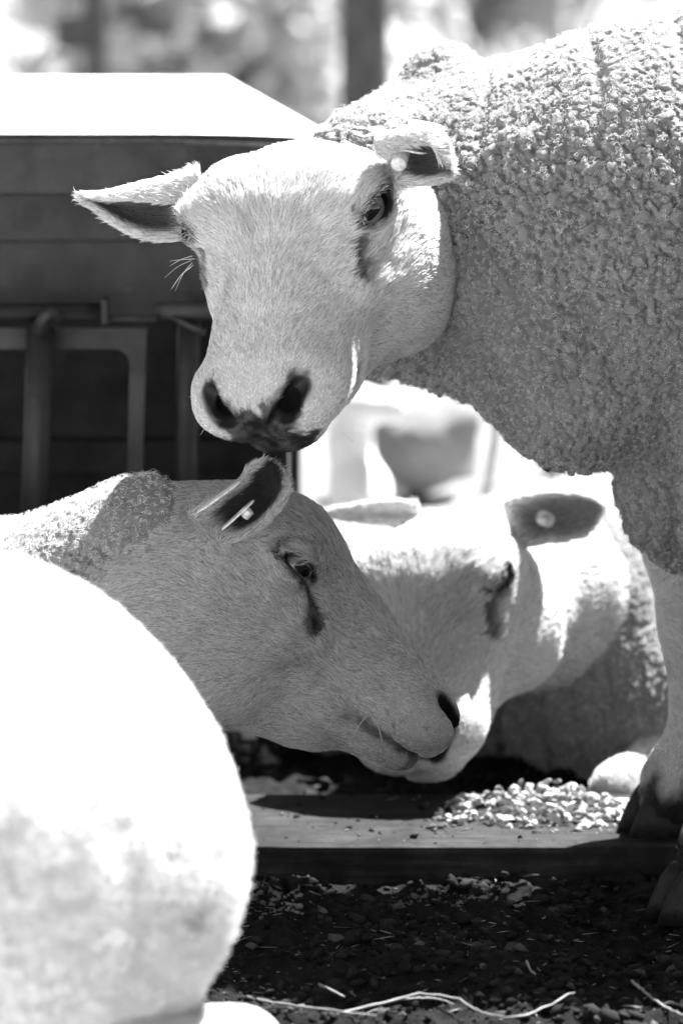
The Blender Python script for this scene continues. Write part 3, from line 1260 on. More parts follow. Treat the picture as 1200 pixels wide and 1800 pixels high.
def wool_relief(verts, N, amp, cell, seed, extra=None):
    wp = verts + 0.30 * cell * np.stack([vnoise(verts, 1.4 / cell, s) for s in (1, 2, 3)], 1) + 0.16 * cell * np.stack([vnoise(verts, 3.1 / cell, s) for s in (4, 5, 6)], 1)
    f1, f2, idc = worley(wp, 1 / cell, seed)
    lump = sstep(-0.02, 0.26, f2 - f1) + (1 - np.clip(f1, 0, 1) ** 2) * 0.35
    g1, g2, _ = worley(verts + 0.006 * np.stack([vnoise(verts, 60, s) for s in (7, 8, 9)], 1), 1 / (cell * 2.7), seed + 5)
    big = sstep(0.0, 0.22, g2 - g1)
    d = amp * (lump * (0.75 + 0.5 * idc)) + amp * 0.55 * big + amp * 0.7 * fbm(verts, 28, seed + 9, 2)
    d = d * (1 - 0.76 * sstep(0.25, 0.70, N[:, 2])) * (0.85 + 0.45 * np.clip(fbm(verts, 11, seed + 60, 2), -1, 1))
    if extra is not None:
        d = d + extra
    return verts + N * d[:, None].astype(f32)


def make_sheep(name, label, base, head, skin, fleece, gskin, gfleece, group=None, hair_n=0, hair_len=0.007, fib_n=0, fib_len=0.007, wool_amp=0.0022,
               wool_cell=0.0075, wool_mat='fleece', nose=1.0, seed=1, relief=None, looks=((0, 0), (0, 0)), dirt=None, hair_rad=0.00022, hair_mat='hair', skin_mat='skin', mud=False):
    root = empty(name, base)
    tag(root, label, 'sheep', group or 'sheep in the pen')
    r = np.random.default_rng(seed)

    def fskin(p):
        d = skin(p) if skin is not None else None
        if head is not None:
            hd = head.full(p)
            d = hd if d is None else smin(d, hd, 0.02)
        return d
    if skin is not None or head is not None:
        V, F = mesh_sdf(fskin, *gskin)
        N = vnormals(V, F)
        o = np_mesh('body', V, F, MAT[skin_mat], root)
        dens = np.ones(len(V), f32)
        if head is not None:
            pig, q = pigment(head, V, nose, seed)
            who, inner, edge, along = near_ear(head, V)
            far = q[:, 0] < -0.16
            pig[far] = 0
            isear = who >= 0
            pig = np.where(isear, inner * sstep(1.0, 0.74, edge) * sstep(0.0, 0.15, along), pig)
        else:
            pig = np.zeros(len(V), f32)
            q = None
            isear = np.zeros(len(V), bool)
        # mud-dark pasterns above the hooves
        nz = fbm(V, 70, seed + 3, 3)
        if mud:
            pig = np.maximum(pig, 1 - sstep(0.058, 0.088, V[:, 2] + 0.016 * nz))
        fattr(o, 'pig', pig)
        if head is not None:
            for sd in (-1, 1):
                eyeball(head, sd, root, looks[0 if sd < 0 else 1])
                if hair_n > 60000 and head.lid < .004:
                    lashes(head, sd, root)
        if hair_n:
            fl = fleece(V) if fleece is not None else np.full(len(V), 1.0)
            wgt = (fl > -0.004) * facing(V, N) * in_view(V)
            if head is not None:
                # bare eyelids, nostrils and lips
                m = q.copy()
                m[:, 1] = np.abs(m[:, 1])
                sl_, u, v, wv = head.slit(m)
                e = m - EYE
                wgt = wgt * np.where((np.sqrt((e * e).sum(1)) < 0.03) & (wv > -0.002), sstep(1.18, 1.42, sl_), 1)
                nosepad = np.minimum(ell(m, (0.158, 0.025, -0.036), (0.016, 0.012, 0.012)), np.minimum(cone(m, (0.158, 0.036, -0.020), (0.178, 0.021, -0.037), 0.009, 0.0115), cone(m, (0.184, 0.0, -0.036), (0.182, 0.0, -0.068), 0.006, 0.012)))
                wgt = wgt * sstep(0.0, 0.003, nosepad)
            pos, nor, tri, W = scatter(V, F, N, wgt.astype(f32), hair_n, r)
            pg = (pig[tri] * W).sum(1)
            if head is not None:
                ql = head.loc(pos)
                fd = face_flow(head, ql, nor)
                ear = who[tri[:, 0]]
                for k, e in enumerate(head.ears):
                    mk = ear == k
                    ax = e['ax'][None] - nor[mk] * (nor[mk] @ e['ax'])[:, None]
                    fd[mk] = ax / (np.linalg.norm(ax, axis=1)[:, None] + 1e-6)
                back = ql[:, 0] < -0.15
                dn = np.array([0, 0, -1.0])[None] - nor[back] * nor[back][:, 2:3] * -1
                fd[back] = dn / (np.linalg.norm(dn, axis=1)[:, None] + 1e-6)
                snout = sstep(0.09, 0.16, ql[:, 0])
                ln = hair_len * (1 - 0.55 * snout) * (0.75 + 0.5 * sstep(0.06, -0.02, np.abs(ql[:, 0] - 0.02)) * sstep(-0.01, 0.02, ql[:, 2]))
                ln = np.where(ear >= 0, hair_len * 0.75, ln)
            else:
                dn = np.array([0, 0, -1.0])[None] - nor * nor[:, 2:3] * -1
                fd = dn / (np.linalg.norm(dn, axis=1)[:, None] + 1e-6)
                ln = np.full(len(pos), hair_len * 0.8)
            pts = comb(pos, nor, fd, ln, 0.34, r)
            rd = np.array([1.0, 0.9, 0.65, 0.12]) * hair_rad
            hair_object('hair', pts, rd, MAT[hair_mat], root, pg)
    if fleece is not None:
        V, F = mesh_sdf(fleece, *gfleece)
        N = vnormals(V, F)
        ex = relief(V, N) if relief is not None else None
        V = wool_relief(V, N, wool_amp, wool_cell, seed, ex)
        o = np_mesh('fleece', V, F, MAT[wool_mat], root)
        fattr(o, 'dirt', dirt(V) if dirt is not None else np.zeros(len(V), f32))
        if fib_n:
            N = vnormals(V, F)
            wgt = facing(V, N) * in_view(V)
            if head is not None:
                wgt = wgt * (head.sdf(V) > -0.004)
            pos, nor, tri, W = scatter(V, F, N, wgt.astype(f32), fib_n, r)
            pts = curls(pos, nor, fib_len, r)
            rd = np.array([1.0, 1.0, 1.0, 0.9, 0.8, 0.5]) * 0.00014
            hair_object('wool_fibres', pts, rd, MAT['fibre'], root)
    return root


def hoof(parent, c, fwd, length=0.052, width=0.026, height=0.042):
    """two-clawed hoof, two wedge-shaped claws"""
    f = np.array([fwd[0], fwd[1], 0.0])
    f /= np.linalg.norm(f)
    s = np.array([-f[1], f[0], 0])
    for sd in (-1, 1):
        vs_, fs = [], []
        rows = [(0.0, 1.0, 1.0), (0.35, 0.98, 0.9), (0.75, 0.85, 0.72), (1.0, 0.72, 0.50)]
        nseg = 14
        for (zt, wsc, lsc) in rows:
            for j in range(nseg):
                a = 2 * math.pi * j / nseg
                ca, sa = math.cos(a), math.sin(a)
                x = length * 0.5 * (ca if ca < 0 else abs(ca) ** 0.8 * 1.15) * lsc - length * 0.10 * zt
                y = width * 0.48 * sa * wsc * (1.0 if ca < 0.2 else 1 - 0.45 * (ca - 0.2))
                p = np.array(c) + f * x + s * (y + sd * width * 0.52 - sd * 0.1 * width * max(ca, 0)) + np.array([0, 0, height * zt])
                vs_.append(p)
        for i in range(len(rows) - 1):
            for j in range(nseg):
                fs.append((i * nseg + j, i * nseg + (j + 1) % nseg, (i + 1) * nseg + (j + 1) % nseg, (i + 1) * nseg + j))
        fs.append(tuple(range(nseg))[::-1])
        fs.append(tuple((len(rows) - 1) * nseg + j for j in range(nseg)))
        np_mesh('hoof', np.array(vs_), fs, MAT['hoof'], parent)
        b_ = np.array(c) - f * length * .36 + s * sd * width * .55 + np.array([0, 0, height * 1.25])
        tube('dewclaw', [b_, b_ - f * .006 + np.array([0, 0, -.006]), b_ - f * .009 + np.array([0, 0, -.014])], [.006, .0055, .002], MAT['hoof'], parent, 8)


def union(*fs, k=0.05):
    def g(p):
        d = None
        for f in fs:
            e = f(p)
            d = e if d is None else smin(d, e, k)
        return d
    return g


def mkchain(*pts, k=0.03):
    L = [(np.asarray(a, f32), r) for a, r in pts]
    return lambda p: chain(p, L, k)


def mkell(c, r):
    c = np.asarray(c, f32)
    return lambda p: ell(p, c, r)


def pgrid(coarse, fine, hf, hc):
    """grid from two boxes given as (px0, px1, py0, py1, d0, d1)"""
    def bounds(b):
        c = np.array([P(x, y, d) for x in b[0:2] for y in b[2:4] for d in b[4:6]])
        return c.min(0), c.max(0)
    a, b = bounds(coarse)
    c, d = bounds(fine)
    return tuple(axis(a[i], b[i], c[i], d[i], hf, hc) for i in range(3))


# ------------------------------------------------------------------ sheep A: standing, looking down at the viewer
hA = Head(P(504, 385, 3.46), CV(-0.19, -0.81, 0.56), CV(0.91, 0.12, 0.34), 1.05, lid=.0012)
hA.add_ear([((345, 335, -.012), (342, 305, -.010), (338, 345, .012), (336, 385, .012), (340, 412, -.004)),
            ((296, 350, -.022), (296, 318, -.014), (280, 352, .016), (272, 392, .012), (278, 417, -.006)),
            ((245, 348, -.022), (240, 331, -.014), (225, 352, .012), (215, 380, .010), (220, 400, -.004)),
            ((195, 347, -.014), (188, 342, -.008), (180, 350, .006), (172, 360, .004), (175, 370, -.002)),
            ((150, 344, 0), (148, 344, 0), (147, 346, .001), (146, 348, .001), (146, 350, 0))], 3.515)
hA.add_ear([((668, 268, -.006), (666, 248, .0), (690, 275, .022), (696, 305, .016), (700, 320, 0)), ((706, 252, -.018), (706, 236, -.010), (722, 268, .024), (728, 305, .014), (728, 320, -.004)),
            ((748, 248, -.022), (748, 228, -.012), (757, 262, .018), (757, 302, .012), (755, 319, -.006)), ((766, 262, -.016), (776, 248, -.010), (780, 275, .006), (778, 300, .006), (774, 314, -.004)),
            ((780, 288, -.002), (785, 290, 0), (787, 297, .001), (787, 303, .001), (783, 309, 0))], 3.425)
neckA = mkchain((P(1010, 425, 3.64), .140), (P(885, 402, 3.66), .124), (P(765, 398, 3.69), .112), k=0.05)
torsoA = union(mkell(P(1085, 440, 3.62), (.130, .150, .160)), mkchain((P(1190, 368, 3.62), .158), (P(1500, 350, 3.61), .168), (P(2100, 370, 3.63), .175)),
               mkell(P(985, 620, 3.60), (.055, .085, .085)), k=0.04)
legA1 = mkchain((P(1245, 760, 3.68), .085), (P(1232, 870, 3.69), .058), (P(1226, 960, 3.70), .042), (P(1237, 1050, 3.71), .036), (P(1236, 1105, 3.715), .034), (P(1232, 1150, 3.718), .026),
                (P(1229, 1210, 3.72), .0215), (P(1217, 1300, 3.72), .0205), (P(1190, 1368, 3.72), .0275), (P(1175, 1415, 3.715), .026), k=0.012)
legA2 = mkchain((P(1360, 760, 3.58), .070), (P(1320, 960, 3.55), .042), (P(1310, 1120, 3.54), .031), (P(1290, 1330, 3.54), .0225), (P(1256, 1490, 3.54), .0265), (P(1235, 1560, 3.535), .024), k=0.012)


def hind(px, d):
    return mkchain((P(px, 600, d), .12), (P(px - 60, 900, d), .06), (P(px + 60, 1100, d), .032), (P(px + 20, 1400, d), .022), (P(px - 10, 1560, d), .025), k=0.02)


skinA = union(mkchain((P(570, 400, 3.57), .07), (P(800, 405, 3.69), .085)), lambda p: torsoA(p) + 0.02, legA1, legA2, hind(2150, 3.63), hind(2200, 3.82), k=0.02)
legtopA = union(mkchain((P(1245, 760, 3.66), .092), (P(1232, 850, 3.66), .064), k=0.01), mkchain((P(1360, 740, 3.58), .078), (P(1335, 880, 3.56), .056), k=.01), k=.02)
pollA = mkchain((P(790, 330, 3.67), .085), (P(650, 280, 3.585), .044), k=.04)
fleeceA = union(neckA, torsoA, legtopA, pollA, mkell(P(775, 128, 3.66), (.022, .03, .020)), k=0.03)
gsA = pgrid((100, 2700, -250, 1700, 3.30, 4.05), (140, 790, 190, 840, 3.38, 3.62), .0017, .010)
gfA = pgrid((400, 2900, -250, 1100, 3.30, 4.05), (680, 1205, 15, 900, 3.47, 3.60), .0014, .016)


def reliefA(V, N):
    """vertical folds in the fleece over shoulder and neck"""
    n = vnoise(V, 9, 3)
    fx = (V[:, 0] + 0.05 * (V[:, 2] - 0.5) + 0.008 * n)
    d = np.zeros(len(V), f32)
    for x, wd, dp, zt in ((0.205, .005, .0045, .60), (0.272, .006, .005, .50), (0.118, .005, .004, .50)):
        d -= dp * np.exp(-((fx - x) / wd) ** 2) * sstep(zt - .04, zt + .04, V[:, 2] + 0.03 * n)
    # crease where the neck meets the chest
    return d


def dirtA(V):
    n = fbm(V, 40, 31, 3)
    f1, f2, idc = worley(V, 1 / 0.016, 71)
    return np.maximum(0.35 * sstep(0.9, 1.5, n), 0.85 * (idc < 0.035) * sstep(0.22, 0.12, f1))


sheepA = make_sheep('sheep', 'standing sheep with broad white face and dark blotched nose, head lowered over the others', (float(P(1300, 0, 3.6)[0]), 0.05, 0.0),
                    hA, skinA, fleeceA, gsA, gfA, hair_n=150000, hair_len=.0115, fib_n=26000, fib_len=.0045, wool_amp=.0064, wool_cell=.0106, seed=3,
                    relief=reliefA, dirt=dirtA, mud=True, looks=((0.0, -0.15), (0.25, -0.05)))
hoof(sheepA, G(1160, 1462, .0302), (-1, -0.35), .06, .030, .042)
hoof(sheepA, G(1212, 1614, .004), (-1, -0.35), .06, .030, .042)
for px, d in ((2140, 3.63), (2190, 3.82)):
    g = P(px, 1570, d)
    hoof(sheepA, (g[0], g[1], 0.0), (-1, 0), .06, .030, .045)

# ------------------------------------------------------------------ sheep B: lying, head in profile
c20, s20 = math.cos(math.radians(-7)), math.sin(math.radians(-7))
fB = CV(.809 * c20, -.588 * c20, s20)
LB = CV(.12, .0, -.98)
hB = Head((0, 0, 0), fB, LB, 1.13, lid=.0072, jaw=.20)
hB.O = (P(537, 992, 3.42) - hB.k * hB.R @ (EYE * np.array([1, -1, 1]) + EN.astype(f32) * np.array([1, -1, 1]) * EYE_R)).astype(f32)
hB.add_ear([((340, 905, .004), (368, 930, .018), (392, 952, 0)), ((392, 872, .0), (418, 905, .026), (450, 930, 0)), ((424, 846, 0), (458, 872, .028), (490, 890, 0)),
            ((438, 824, 0), (474, 843, .018), (502, 860, 0)), ((460, 812, 0), (480, 820, .004), (497, 838, 0))], 3.400, dark=.95)
neckB = mkchain((P(-60, 1180, 3.62), .11), (P(120, 1110, 3.56), .086), (P(262, 1040, 3.52), .078), (P(318, 1030, 3.51), .075), k=0.04)
bodyB = union(mkell(P(-330, 1290, 3.66), (.30, .19, .19)), k=0.05)
skinB = union(lambda p: neckB(p) + 0.008, mkchain((P(262, 1035, 3.52), .064), (P(325, 1035, 3.51), .068), (P(400, 1050, 3.51), .066), k=.02), k=.03)
_fb = union(neckB, bodyB, mkell(P(270, 925, 3.51), (.014, .02, .012)), k=0.05)
_pc, _pn = P(312, 1000, 3.50).astype(f32), CV(.97, .10, -.25).astype(f32)


def fleeceB(p):
    return smax(_fb(p), (p - _pc) @ _pn + 0.004 * vnoise(p, 60, 5), 0.012)



gsB = pgrid((100, 950, 760, 1400, 3.30, 3.75), (320, 830, 790, 1370, 3.36, 3.52), .0017, .008)
gfB = pgrid((-1100, 600, 750, 1900, 3.35, 3.95), (-20, 360, 870, 1250, 3.40, 3.54), .0019, .02)
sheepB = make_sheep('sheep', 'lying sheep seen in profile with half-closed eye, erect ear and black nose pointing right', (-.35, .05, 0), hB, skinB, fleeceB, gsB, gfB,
                    hair_n=140000, hair_len=.0095, fib_n=14000, fib_len=.005, wool_amp=.0046, wool_cell=.0092, seed=5, nose=0.62, hair_mat='hair_shaded', skin_mat='skin_shaded', looks=((0.05, -0.25), (0, 0)))

# ------------------------------------------------------------------ sheep C: lying behind, facing the viewer
hC = Head(P(748, 1030, 3.88), CV(-0.15, -0.80, 0.57), CV(0.88, -0.04, 0.47), 0.98, lid=.004)
hC.add_ear([((888, 885, 0), (900, 920, .016), (915, 960, 0)), ((930, 872, -.006), (945, 910, .022), (960, 952, 0)), ((980, 866, -.006), (990, 910, .022), (1000, 948, 0)),
            ((1030, 872, -.004), (1035, 900, .010), (1035, 935, 0)), ((1053, 885, 0), (1056, 895, .002), (1050, 910, 0))], 3.90, dark=.5)
hC.add_ear([((730, 886, 0), (725, 902, .010), (715, 918, 0)), ((690, 882, -.004), (680, 900, .012), (670, 918, 0)), ((640, 886, -.004), (630, 900, .010), (622, 914, 0)),
            ((600, 893, 0), (592, 901, .004), (588, 909, 0)), ((576, 898, 0), (574, 902, .002), (574, 906, 0))], 3.99, dark=.0)
neckC = mkchain((P(1130, 1090, 4.20), .122), (P(1010, 1070, 4.13), .106), (P(900, 1045, 4.07), .088), k=0.05)
bodyC = union(mkell(P(1255, 1150, 4.34), (.22, .40, .168)), mkchain((P(1300, 1130, 4.36), .15), (P(1700, 1130, 4.4), .16)), k=0.05)
skinC = union(mkchain((P(800, 1040, 3.98), .07), (P(960, 1060, 4.06), .085)), lambda p: bodyC(p) + .02,
              mkchain((P(1190, 1335, 4.0), .036), (P(1095, 1392, 3.95), .024), (P(1160, 1405, 3.95), .022), k=.02), k=.03)
fleeceC = union(neckC, bodyC, mkell(P(740, 1120, 4.24), (.20, .12, .118)), k=0.05)
gsC = pgrid((500, 2200, 800, 1560, 3.68, 4.45), (560, 1070, 840, 1420, 3.76, 4.0), .0027, .012)
gfC = pgrid((200, 2300, 700, 1600, 3.68, 4.45), (860, 1210, 820, 1440, 3.80, 4.08), .0027, .02)


def reliefC(V, N):
    fx = V[:, 0] * 0.9 + 0.25 * (V[:, 2] - .2) + 0.010 * vnoise(V, 14, 4)
    return -0.006 * sstep(0.55, 1.0, np.sin(fx * 210)) * (0.5 + 0.5 * vnoise(V, 10, 8))


sheepC = make_sheep('sheep', 'lying sheep with tagged ear and shaded forehead, behind the profiled head', (.30, .55, 0), hC, skinC, fleeceC, gsC, gfC,
                    hair_n=50000, hair_len=.010, fib_n=16000, fib_len=.007, wool_amp=.0026, wool_cell=.011, seed=8, relief=reliefC, nose=0.15, hair_rad=.0003, looks=((0, 0), (0.1, -0.5)))

# ------------------------------------------------------------------ sheep D: rump in the left foreground
cD = P(-38, 1500, 2.95)
bodyD = union(mkell(cD, (.153, .19, .188)), mkell(P(-420, 1490, 2.95), (.30, .19, .19)), mkell(P(305, 1520, 2.90), (.030, .04, .05)), k=0.04)
skinD = mkchain((P(60, 1850, 2.85), .05), (P(260, 1880, 2.88), .032), (P(420, 1850, 2.93), .026), (P(360, 1835, 2.95), .026), k=.02)
gfD = pgrid((-1500, 600, 850, 2100, 2.6, 3.3), (-20, 460, 930, 1810, 2.74, 2.95), .0026, .02)
gsD = pgrid((-200, 600, 1600, 2000, 2.7, 3.1), (0, 480, 1720, 1900, 2.8, 3.0), .004, .01)


def reliefD(V, N):
    a = fbm(V * np.array([1, 1, 2.2], f32), 60, 43, 3)
    g1, g2, _ = worley(V * np.array([1, 1, 1.7], f32), 26, 77)
    v = V[:, 0] - cD[0]
    crease = -0.010 * np.exp(-((v - 0.105 - 0.02 * vnoise(V, 12, 5)) / .008) ** 2) * sstep(.26, .20, V[:, 2])
    return (0.0045 * fbm(V, 8, 47, 2) + 0.0017 * a - 0.0010 * sstep(0.20, 0.0, g2 - g1) + 0.4 * crease).astype(f32)


def dirtD(V):
    d = np.zeros(len(V), f32)
    for px, py, r_ in ((378, 1445, .010), (370, 1462, .006), (305, 1498, .007), (352, 1610, .008), (350, 1625, .010), (385, 1395, .005), (412, 1470, .004)):
        c = P(px, py, 2.80).astype(f32)
        v = V - CAM.astype(f32)
        dd = v @ FW.astype(f32)
        q = np.stack([(v @ RT.astype(f32)) / dd - (px - 600) / S, (v @ UP.astype(f32)) / dd - (900 - py) / S], 1) * 2.85
        d = np.maximum(d, 0.8 * sstep(1.1, 0.2, np.sqrt((q ** 2).sum(1)) / r_ + 0.5 * vnoise(V, 220, 9)))
    return d


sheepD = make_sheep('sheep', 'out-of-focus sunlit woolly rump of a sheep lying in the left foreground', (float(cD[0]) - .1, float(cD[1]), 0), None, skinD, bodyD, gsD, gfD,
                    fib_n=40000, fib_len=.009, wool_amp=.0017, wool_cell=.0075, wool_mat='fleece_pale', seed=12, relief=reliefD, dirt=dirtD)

# ------------------------------------------------------------------ ear tags


def disc_plate(name, c, n, u, a, b, th, mat, parent):
    """thin oval plate: centre, normal, long axis, half sizes, thickness"""
    n = n / np.linalg.norm(n)
    u = u - n * (u @ n)
    u /= np.linalg.norm(u)
    v = np.cross(n, u)
    seg = 28
    vs_, fs = [], []
    for z, s_ in ((-th / 2, .96), (-th / 2 * .6, 1), (th / 2 * .6, 1), (th / 2, .96)):
        for j in range(seg):
            an = 2 * math.pi * j / seg
            e = 0.7
            ca, sa = math.cos(an), math.sin(an)
            vs_.append(c + n * z + u * a * s_ * math.copysign(abs(ca) ** e, ca) + v * b * s_ * math.copysign(abs(sa) ** e, sa))
    for i in range(3):
        for j in range(seg):
            fs.append((i * seg + j, i * seg + (j + 1) % seg, (i + 1) * seg + (j + 1) % seg, (i + 1) * seg + j))
    fs.append(tuple(range(seg))[::-1])
    fs.append(tuple(3 * seg + j for j in range(seg)))
    o = np_mesh(name, np.array(vs_), fs, mat, parent, False)
    return o


def stud(name, a, b, r, mat, parent):
    a, b = np.asarray(a), np.asarray(b)
    return tube(name, [a, a + (b - a) * .03, a + (b - a) * .95, b], [r * .92, r, r * .97, r * .85], mat, parent, 18)


# A: button tag hanging in the far ear
stud('ear_tag', P(707, 266, 3.430), P(700, 290, 3.412), .0062, MAT['tag'], sheepA)
disc_plate('ear_tag', P(718, 262, 3.422), CV(.15, .85, .25), CV(.95, -.30, .1), .014, .008, .0016, MAT['tag'], sheepA)
disc_plate('ear_tag', P(748, 221, 3.455), CV(.15, .85, .35), CV(.95, -.2, 0), .014, .009, .0016, MAT['tag'], sheepA)
# B: two plates seen on edge and their stud
disc_plate('ear_tag', P(385, 873, 3.385), CV(-.58, .81, .10), CV(.81, .58, 0), .0200, .010, .0013, MAT['tag'], sheepB)
disc_plate('ear_tag', P(418, 905, 3.392), CV(-.67, .74, .10), CV(.74, .67, 0), .0165, .009, .0013, MAT['tag'], sheepB)
stud('ear_tag', P(428, 906, 3.392), P(438, 896, 3.390), .0046, MAT['tag'], sheepB)
# C
disc_plate('ear_tag', P(958, 912, 3.90), CV(.25, .30, .9), CV(.9, -.3, 0), .008, .007, .002, MAT['tag'], sheepC)
stud('ear_tag', P(962, 908, 3.905), P(953, 917, 3.892), .0035, MAT['tag'], sheepC)
stud('ear_tag', P(975, 878, 3.91), P(970, 856, 3.91), .008, MAT['tag'], sheepC)

# whiskers beside the shaded eye and on the muzzle of A
wk = []
rw = np.random.default_rng(4)
for (px, py, dx, dy, d) in ((338, 450, -40, 18, 3.50), (336, 458, -46, 30, 3.50), (340, 466, -40, 44, 3.50), (336, 470, -34, 38, 3.51), (342, 455, -44, 4, 3.50), (338, 462, -30, 50, 3.50),
                            (358, 690, -26, 8, 3.45), (362, 715, -24, 14, 3.44), (370, 745, -18, 20, 3.44), (610, 770, 20, 14, 3.47), (600, 760, 22, 22, 3.47)):
    wk.append(smooth_path([P(px, py, d), P(px + dx * .5, py + dy * .35, d - .005), P(px + dx, py + dy, d - .008)], 6))
hair_object('whiskers', np.array(wk), np.array([1, 1, .9, .8, .6, .2]) * .00022, MAT['hair'], sheepA)

# ------------------------------------------------------------------ lambs resting behind, out of focus
fE = union(mkell(P(716, 775, 5.95), (.085, .085, .070)), mkell(P(800, 730, 5.95), (.030, .05, .035)), k=.03)
gE = pgrid((500, 950, 600, 1000, 5.7, 6.2), (640, 800, 690, 860, 5.85, 6.0), .006, .012)
make_sheep('lamb', 'blurred lamb lying in shade below the jaw of the standing sheep', (float(P(716, 0, 5.95)[0]), float(P(716, 775, 5.95)[1]), 0), None,
           mkchain((P(660, 850, 5.9), .016), (P(700, 866, 5.88), .012), k=.01), fE, gE, gE, group='lambs resting behind', wool_amp=.003, wool_cell=.02, seed=21)
fF = union(mkell(P(640, 872, 5.55), (.032, .06, .045)), mkchain((P(618, 870, 5.55), .026), (P(613, 780, 5.56), .023), (P(622, 720, 5.56), .022), k=.02), mkchain((P(630, 712, 5.56), .024), (P(690, 716, 5.50), .017), k=.02), k=.02)
gF = pgrid((520, 800, 600, 1010, 5.35, 5.75), (590, 690, 690, 900, 5.45, 5.6), .005, .01)
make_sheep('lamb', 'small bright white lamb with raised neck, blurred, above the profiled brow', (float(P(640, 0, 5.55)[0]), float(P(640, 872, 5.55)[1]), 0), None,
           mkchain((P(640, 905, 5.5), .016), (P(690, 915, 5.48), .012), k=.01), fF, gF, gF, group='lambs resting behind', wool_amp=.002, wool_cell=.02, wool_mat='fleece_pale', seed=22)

# ------------------------------------------------------------------ heap of chips on the plank
mm = M('dry_chip', 0.85, 0.2)
_oi = mm.n('ObjectInfo')
mm.base(mm.ramp(_oi.outputs['Random'], [(0.0, .12), (0.2, .35), (1.0, .6)])).bump(mm.noise(240, 4), .5, .002)
MAT['chip'] = mm.m


def chip_mesh(seed):
    r = np.random.default_rng(seed)
    bm = bmesh.new()
    bmesh.ops.create_icosphere(bm, subdivisions=1, radius=1.0)
    sc_ = np.array([1.0, .62, .38]) * (0.85 + .3 * r.random(3))
    for v in bm.verts:
        k = 0.75 + .5 * r.random()
        v.co = Vector((v.co.x * sc_[0] * k, v.co.y * sc_[1] * k, v.co.z * sc_[2] * k))
    me = bpy.data.meshes.new('chip')
    bm.to_mesh(me)
    bm.free()
    me.materials.append(MAT['chip'])
    return me


chips = [chip_mesh(100 + i) for i in range(8)]
pc = G(965, 1440, PZ)
pile = empty('chip_heap', (float(pc[0]), float(pc[1]), PZ))
tag(pile, 'sunlit heap of pale crumbly chips on the plank beside the hoof', 'heap')
rp = np.random.default_rng(31)
for i in range(300):
    t = math.sqrt(rp.random())
    a = rp.random() * 6.28
    u, v = t * math.cos(a), t * math.sin(a)
    x = u * .092 - .008
    y = v * .066 + .024
    hgt = .030 * max(0, 1 - (t * 1.02) ** 1.3)
    o = bpy.data.objects.new('chip', chips[i % 8])
    col.objects.link(o)
    o.parent = pile
    s_ = .0040 * (0.5 + 1.2 * rp.random() ** 1.5)
    o.location = (x, y, hgt * (0.35 + .65 * rp.random()) + s_ * .3)
    o.rotation_euler = (rp.normal(0, .6), rp.normal(0, .6), rp.random() * 6.28)
    o.scale = (s_, s_, s_)

# ------------------------------------------------------------------ loose litter trodden into the ground
mm = M('litter', 0.9, 0.15)
_a = mm.n('Attribute', attribute_name='shade')
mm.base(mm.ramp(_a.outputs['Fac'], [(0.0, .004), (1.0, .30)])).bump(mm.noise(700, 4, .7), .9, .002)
MAT['litter'] = mm.m


def litter(n, seed, region, zfun, size, name, label):
    r = np.random.default_rng(seed)
    ico = bmesh.new()
    bmesh.ops.create_icosphere(ico, subdivisions=1, radius=1.0)
    bv = np.array([v.co[:] for v in ico.verts])
    bf = np.array([[v.index for v in f.verts] for f in ico.faces])
    ico.free()
    x0, x1, y0, y1 = region
    c = np.stack([x0 + (x1 - x0) * r.random(n), y0 + (y1 - y0) * r.random(n), np.zeros(n)], 1)
    c[:, 2] = zfun(c)
    sz = size * (0.30 + 1.9 * r.random(n) ** 4) * (0.8 + 0.5 * vnoise(c, 25, 5))
    kind = r.random(n)
    sh = np.where(kind < .90, 0.01 + .08 * r.random(n) ** 2, np.where(kind < .95, .12 + .2 * r.random(n), .6 + .4 * r.random(n)))
    V, F, A = [], [], []
    for i in range(n):
        st = kind[i] > .95
        s_ = np.array([1.0, .7, .5]) * sz[i] if not st else np.array([sz[i] * 2.6, .0005, .0004])
        q = bv * s_ * (0.45 + 1.0 * r.random((len(bv), 1)))
        e = Euler((r.normal(0, .5), r.normal(0, .35 if not st else .15), r.random() * 6.28)).to_matrix()
        q = q @ np.array(e).T + c[i] + np.array([0, 0, s_[2] * .3 + (.002 if st else 0)])
        V.append(q)
        F.append(bf + i * len(bv))
        A.append(np.full(len(bv), sh[i]))
    o = np_mesh(name, np.concatenate(V), np.concatenate(F), MAT['litter'], None, True)
    fattr(o, 'shade', np.concatenate(A))
    tag(o, label, None, None, 'stuff')
    return o


litter(9000, 41, (-.16, .36, -.46, PY0 - .003), ground_z, .0040, 'ground_litter', 'dark crumbly litter with bits of straw trodden into the ground')
litter(1500, 42, (-.16, .36, PY1 + .003, PY1 + .30), ground_z, .0045, 'ground_litter', 'dark litter on the ground behind the plank')
litter(220, 43, (-.14, .20, PY0 + .01, PY1 - .005), lambda c: np.full(len(c), PZ), .0032, 'plank_crumbs', 'dark crumbs scattered on the plank')

# pale crumbs: among the chips, and on the ground standing in for sun patches


def crumb_patch(n, seed, cx, cy, rx, ry, z, size, name, label):
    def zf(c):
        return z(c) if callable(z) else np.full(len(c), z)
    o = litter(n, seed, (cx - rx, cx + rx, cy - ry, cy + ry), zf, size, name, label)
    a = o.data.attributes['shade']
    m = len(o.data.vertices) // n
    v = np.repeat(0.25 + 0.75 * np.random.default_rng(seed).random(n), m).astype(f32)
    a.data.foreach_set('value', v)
    return o


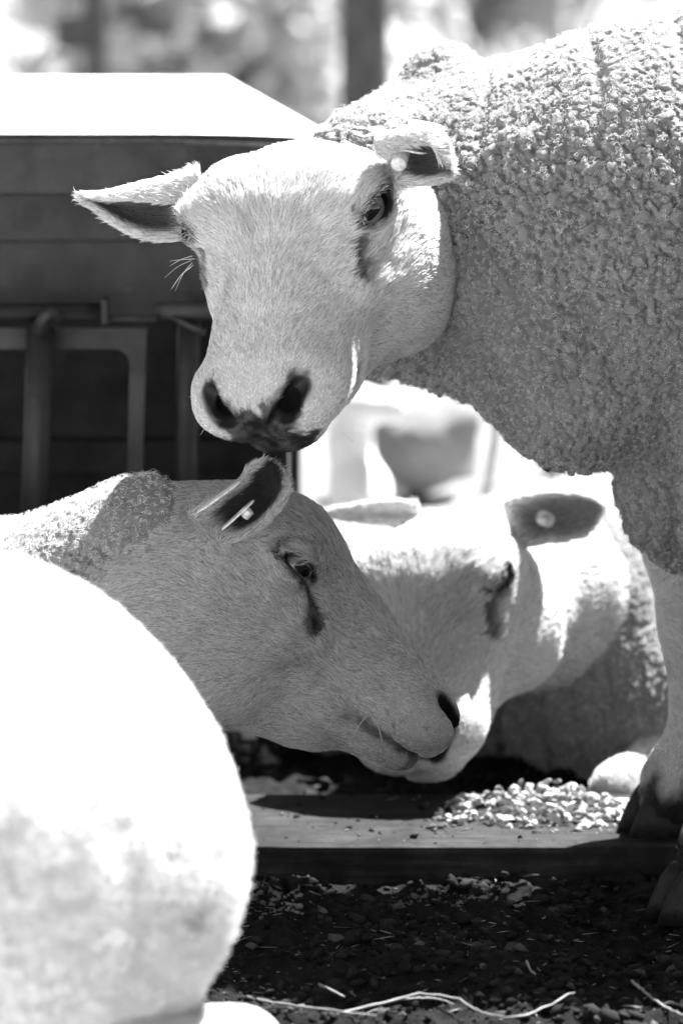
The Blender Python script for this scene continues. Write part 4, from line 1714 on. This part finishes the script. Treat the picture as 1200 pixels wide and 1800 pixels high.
crumb_patch(420, 51, float(pc[0]) - .012, float(pc[1]) + .012, .092, .070, PZ, .0026, 'pale_crumb_patch', 'fine pale crumbs spread round the chip heap on the plank')
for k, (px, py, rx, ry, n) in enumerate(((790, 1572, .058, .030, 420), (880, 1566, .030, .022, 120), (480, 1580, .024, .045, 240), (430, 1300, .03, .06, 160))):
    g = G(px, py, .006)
    crumb_patch(n, 60 + k, float(g[0]), float(g[1]), rx, ry, ground_z, .0030, 'pale_crumb_patch',
          ('pale crumbs laid as a sun patch on the ground below the plank, under the chip heap', 'small patch of crumbs laid as sunlight below the plank nearest the hoof',
           'pale crumbs laid as sunlight on the ground close to the sunlit rump', 'pale crumbs laid as sunlight behind the plank below the profiled jaw')[k])

# straw stalks
mm = M('dry_straw', 0.6, 0.3)
mm.base(mm.ramp(mm.noise(80, 3), [(0.3, .14), (0.7, .28)]))
MAT['straw'] = mm.m


lab_seen = []


def stalk(pix, rad, label, z=.012, zs=None):
    pts = []
    for i, (px, py) in enumerate(pix):
        pts.append(G(px, py, z if zs is None else zs[i]))
    rs = np.random.default_rng(len(lab_seen))
    lab_seen.append(label)
    ln = sum(np.linalg.norm(pts[i + 1] - pts[i]) for i in range(len(pts) - 1))
    path = [p + rs.normal(0, .0028 * min(ln, .25), 3) for p in smooth_path(pts, 26)]
    o = tube('straw_stalk', path, [rad * (1.05 - .4 * t) * (.8 + .4 * rs.random()) for t in np.linspace(0, 1, 26)], MAT['straw'], None, 7)
    tag(o, label, 'straw', 'straw stalks on the ground')
    return o


stalk([(452, 1757), (520, 1768), (600, 1779), (662, 1786)], .0009, 'straight pale straw stalk nearest the sunlit rump on the ground', .013)
stalk([(590, 1785), (665, 1765), (740, 1748), (800, 1756), (850, 1780), (905, 1788), (960, 1768), (1008, 1743)], .0010, 'longest pale straw stalk, wavy, lying across the foreground litter', .013, [.011, .014, .018, .016, .012, .012, .014, .018])
stalk([(700, 1757), (760, 1755), (805, 1768)], .0009, 'short thin straw crossing under the long wavy stalk', .012)
stalk([(560, 1730), (585, 1742), (605, 1752)], .0010, 'small straw splinter left of centre above the long stalk', .012)
stalk([(1110, 1725), (1160, 1765), (1200, 1785)], .0011, 'pale straw piece in the lower right corner', .012)
stalk([(925, 1690), (932, 1705), (940, 1712)], .0010, 'tiny bright straw splinter in the litter right of centre', .013)

for path, lab in (([(652, 1250), (664, 1276), (670, 1298), (673, 1318)], 'thin pale straw hanging from the corner of the profiled mouth'),
                  ([(650, 1254), (636, 1268), (626, 1284), (621, 1297)], 'darker wisp of straw curving back from the profiled mouth')):
    o = tube('straw_stalk', smooth_path([P(x, y, 3.405) for x, y in path], 10), .00055, MAT['straw'], None, 6)
    tag(o, lab, 'straw')
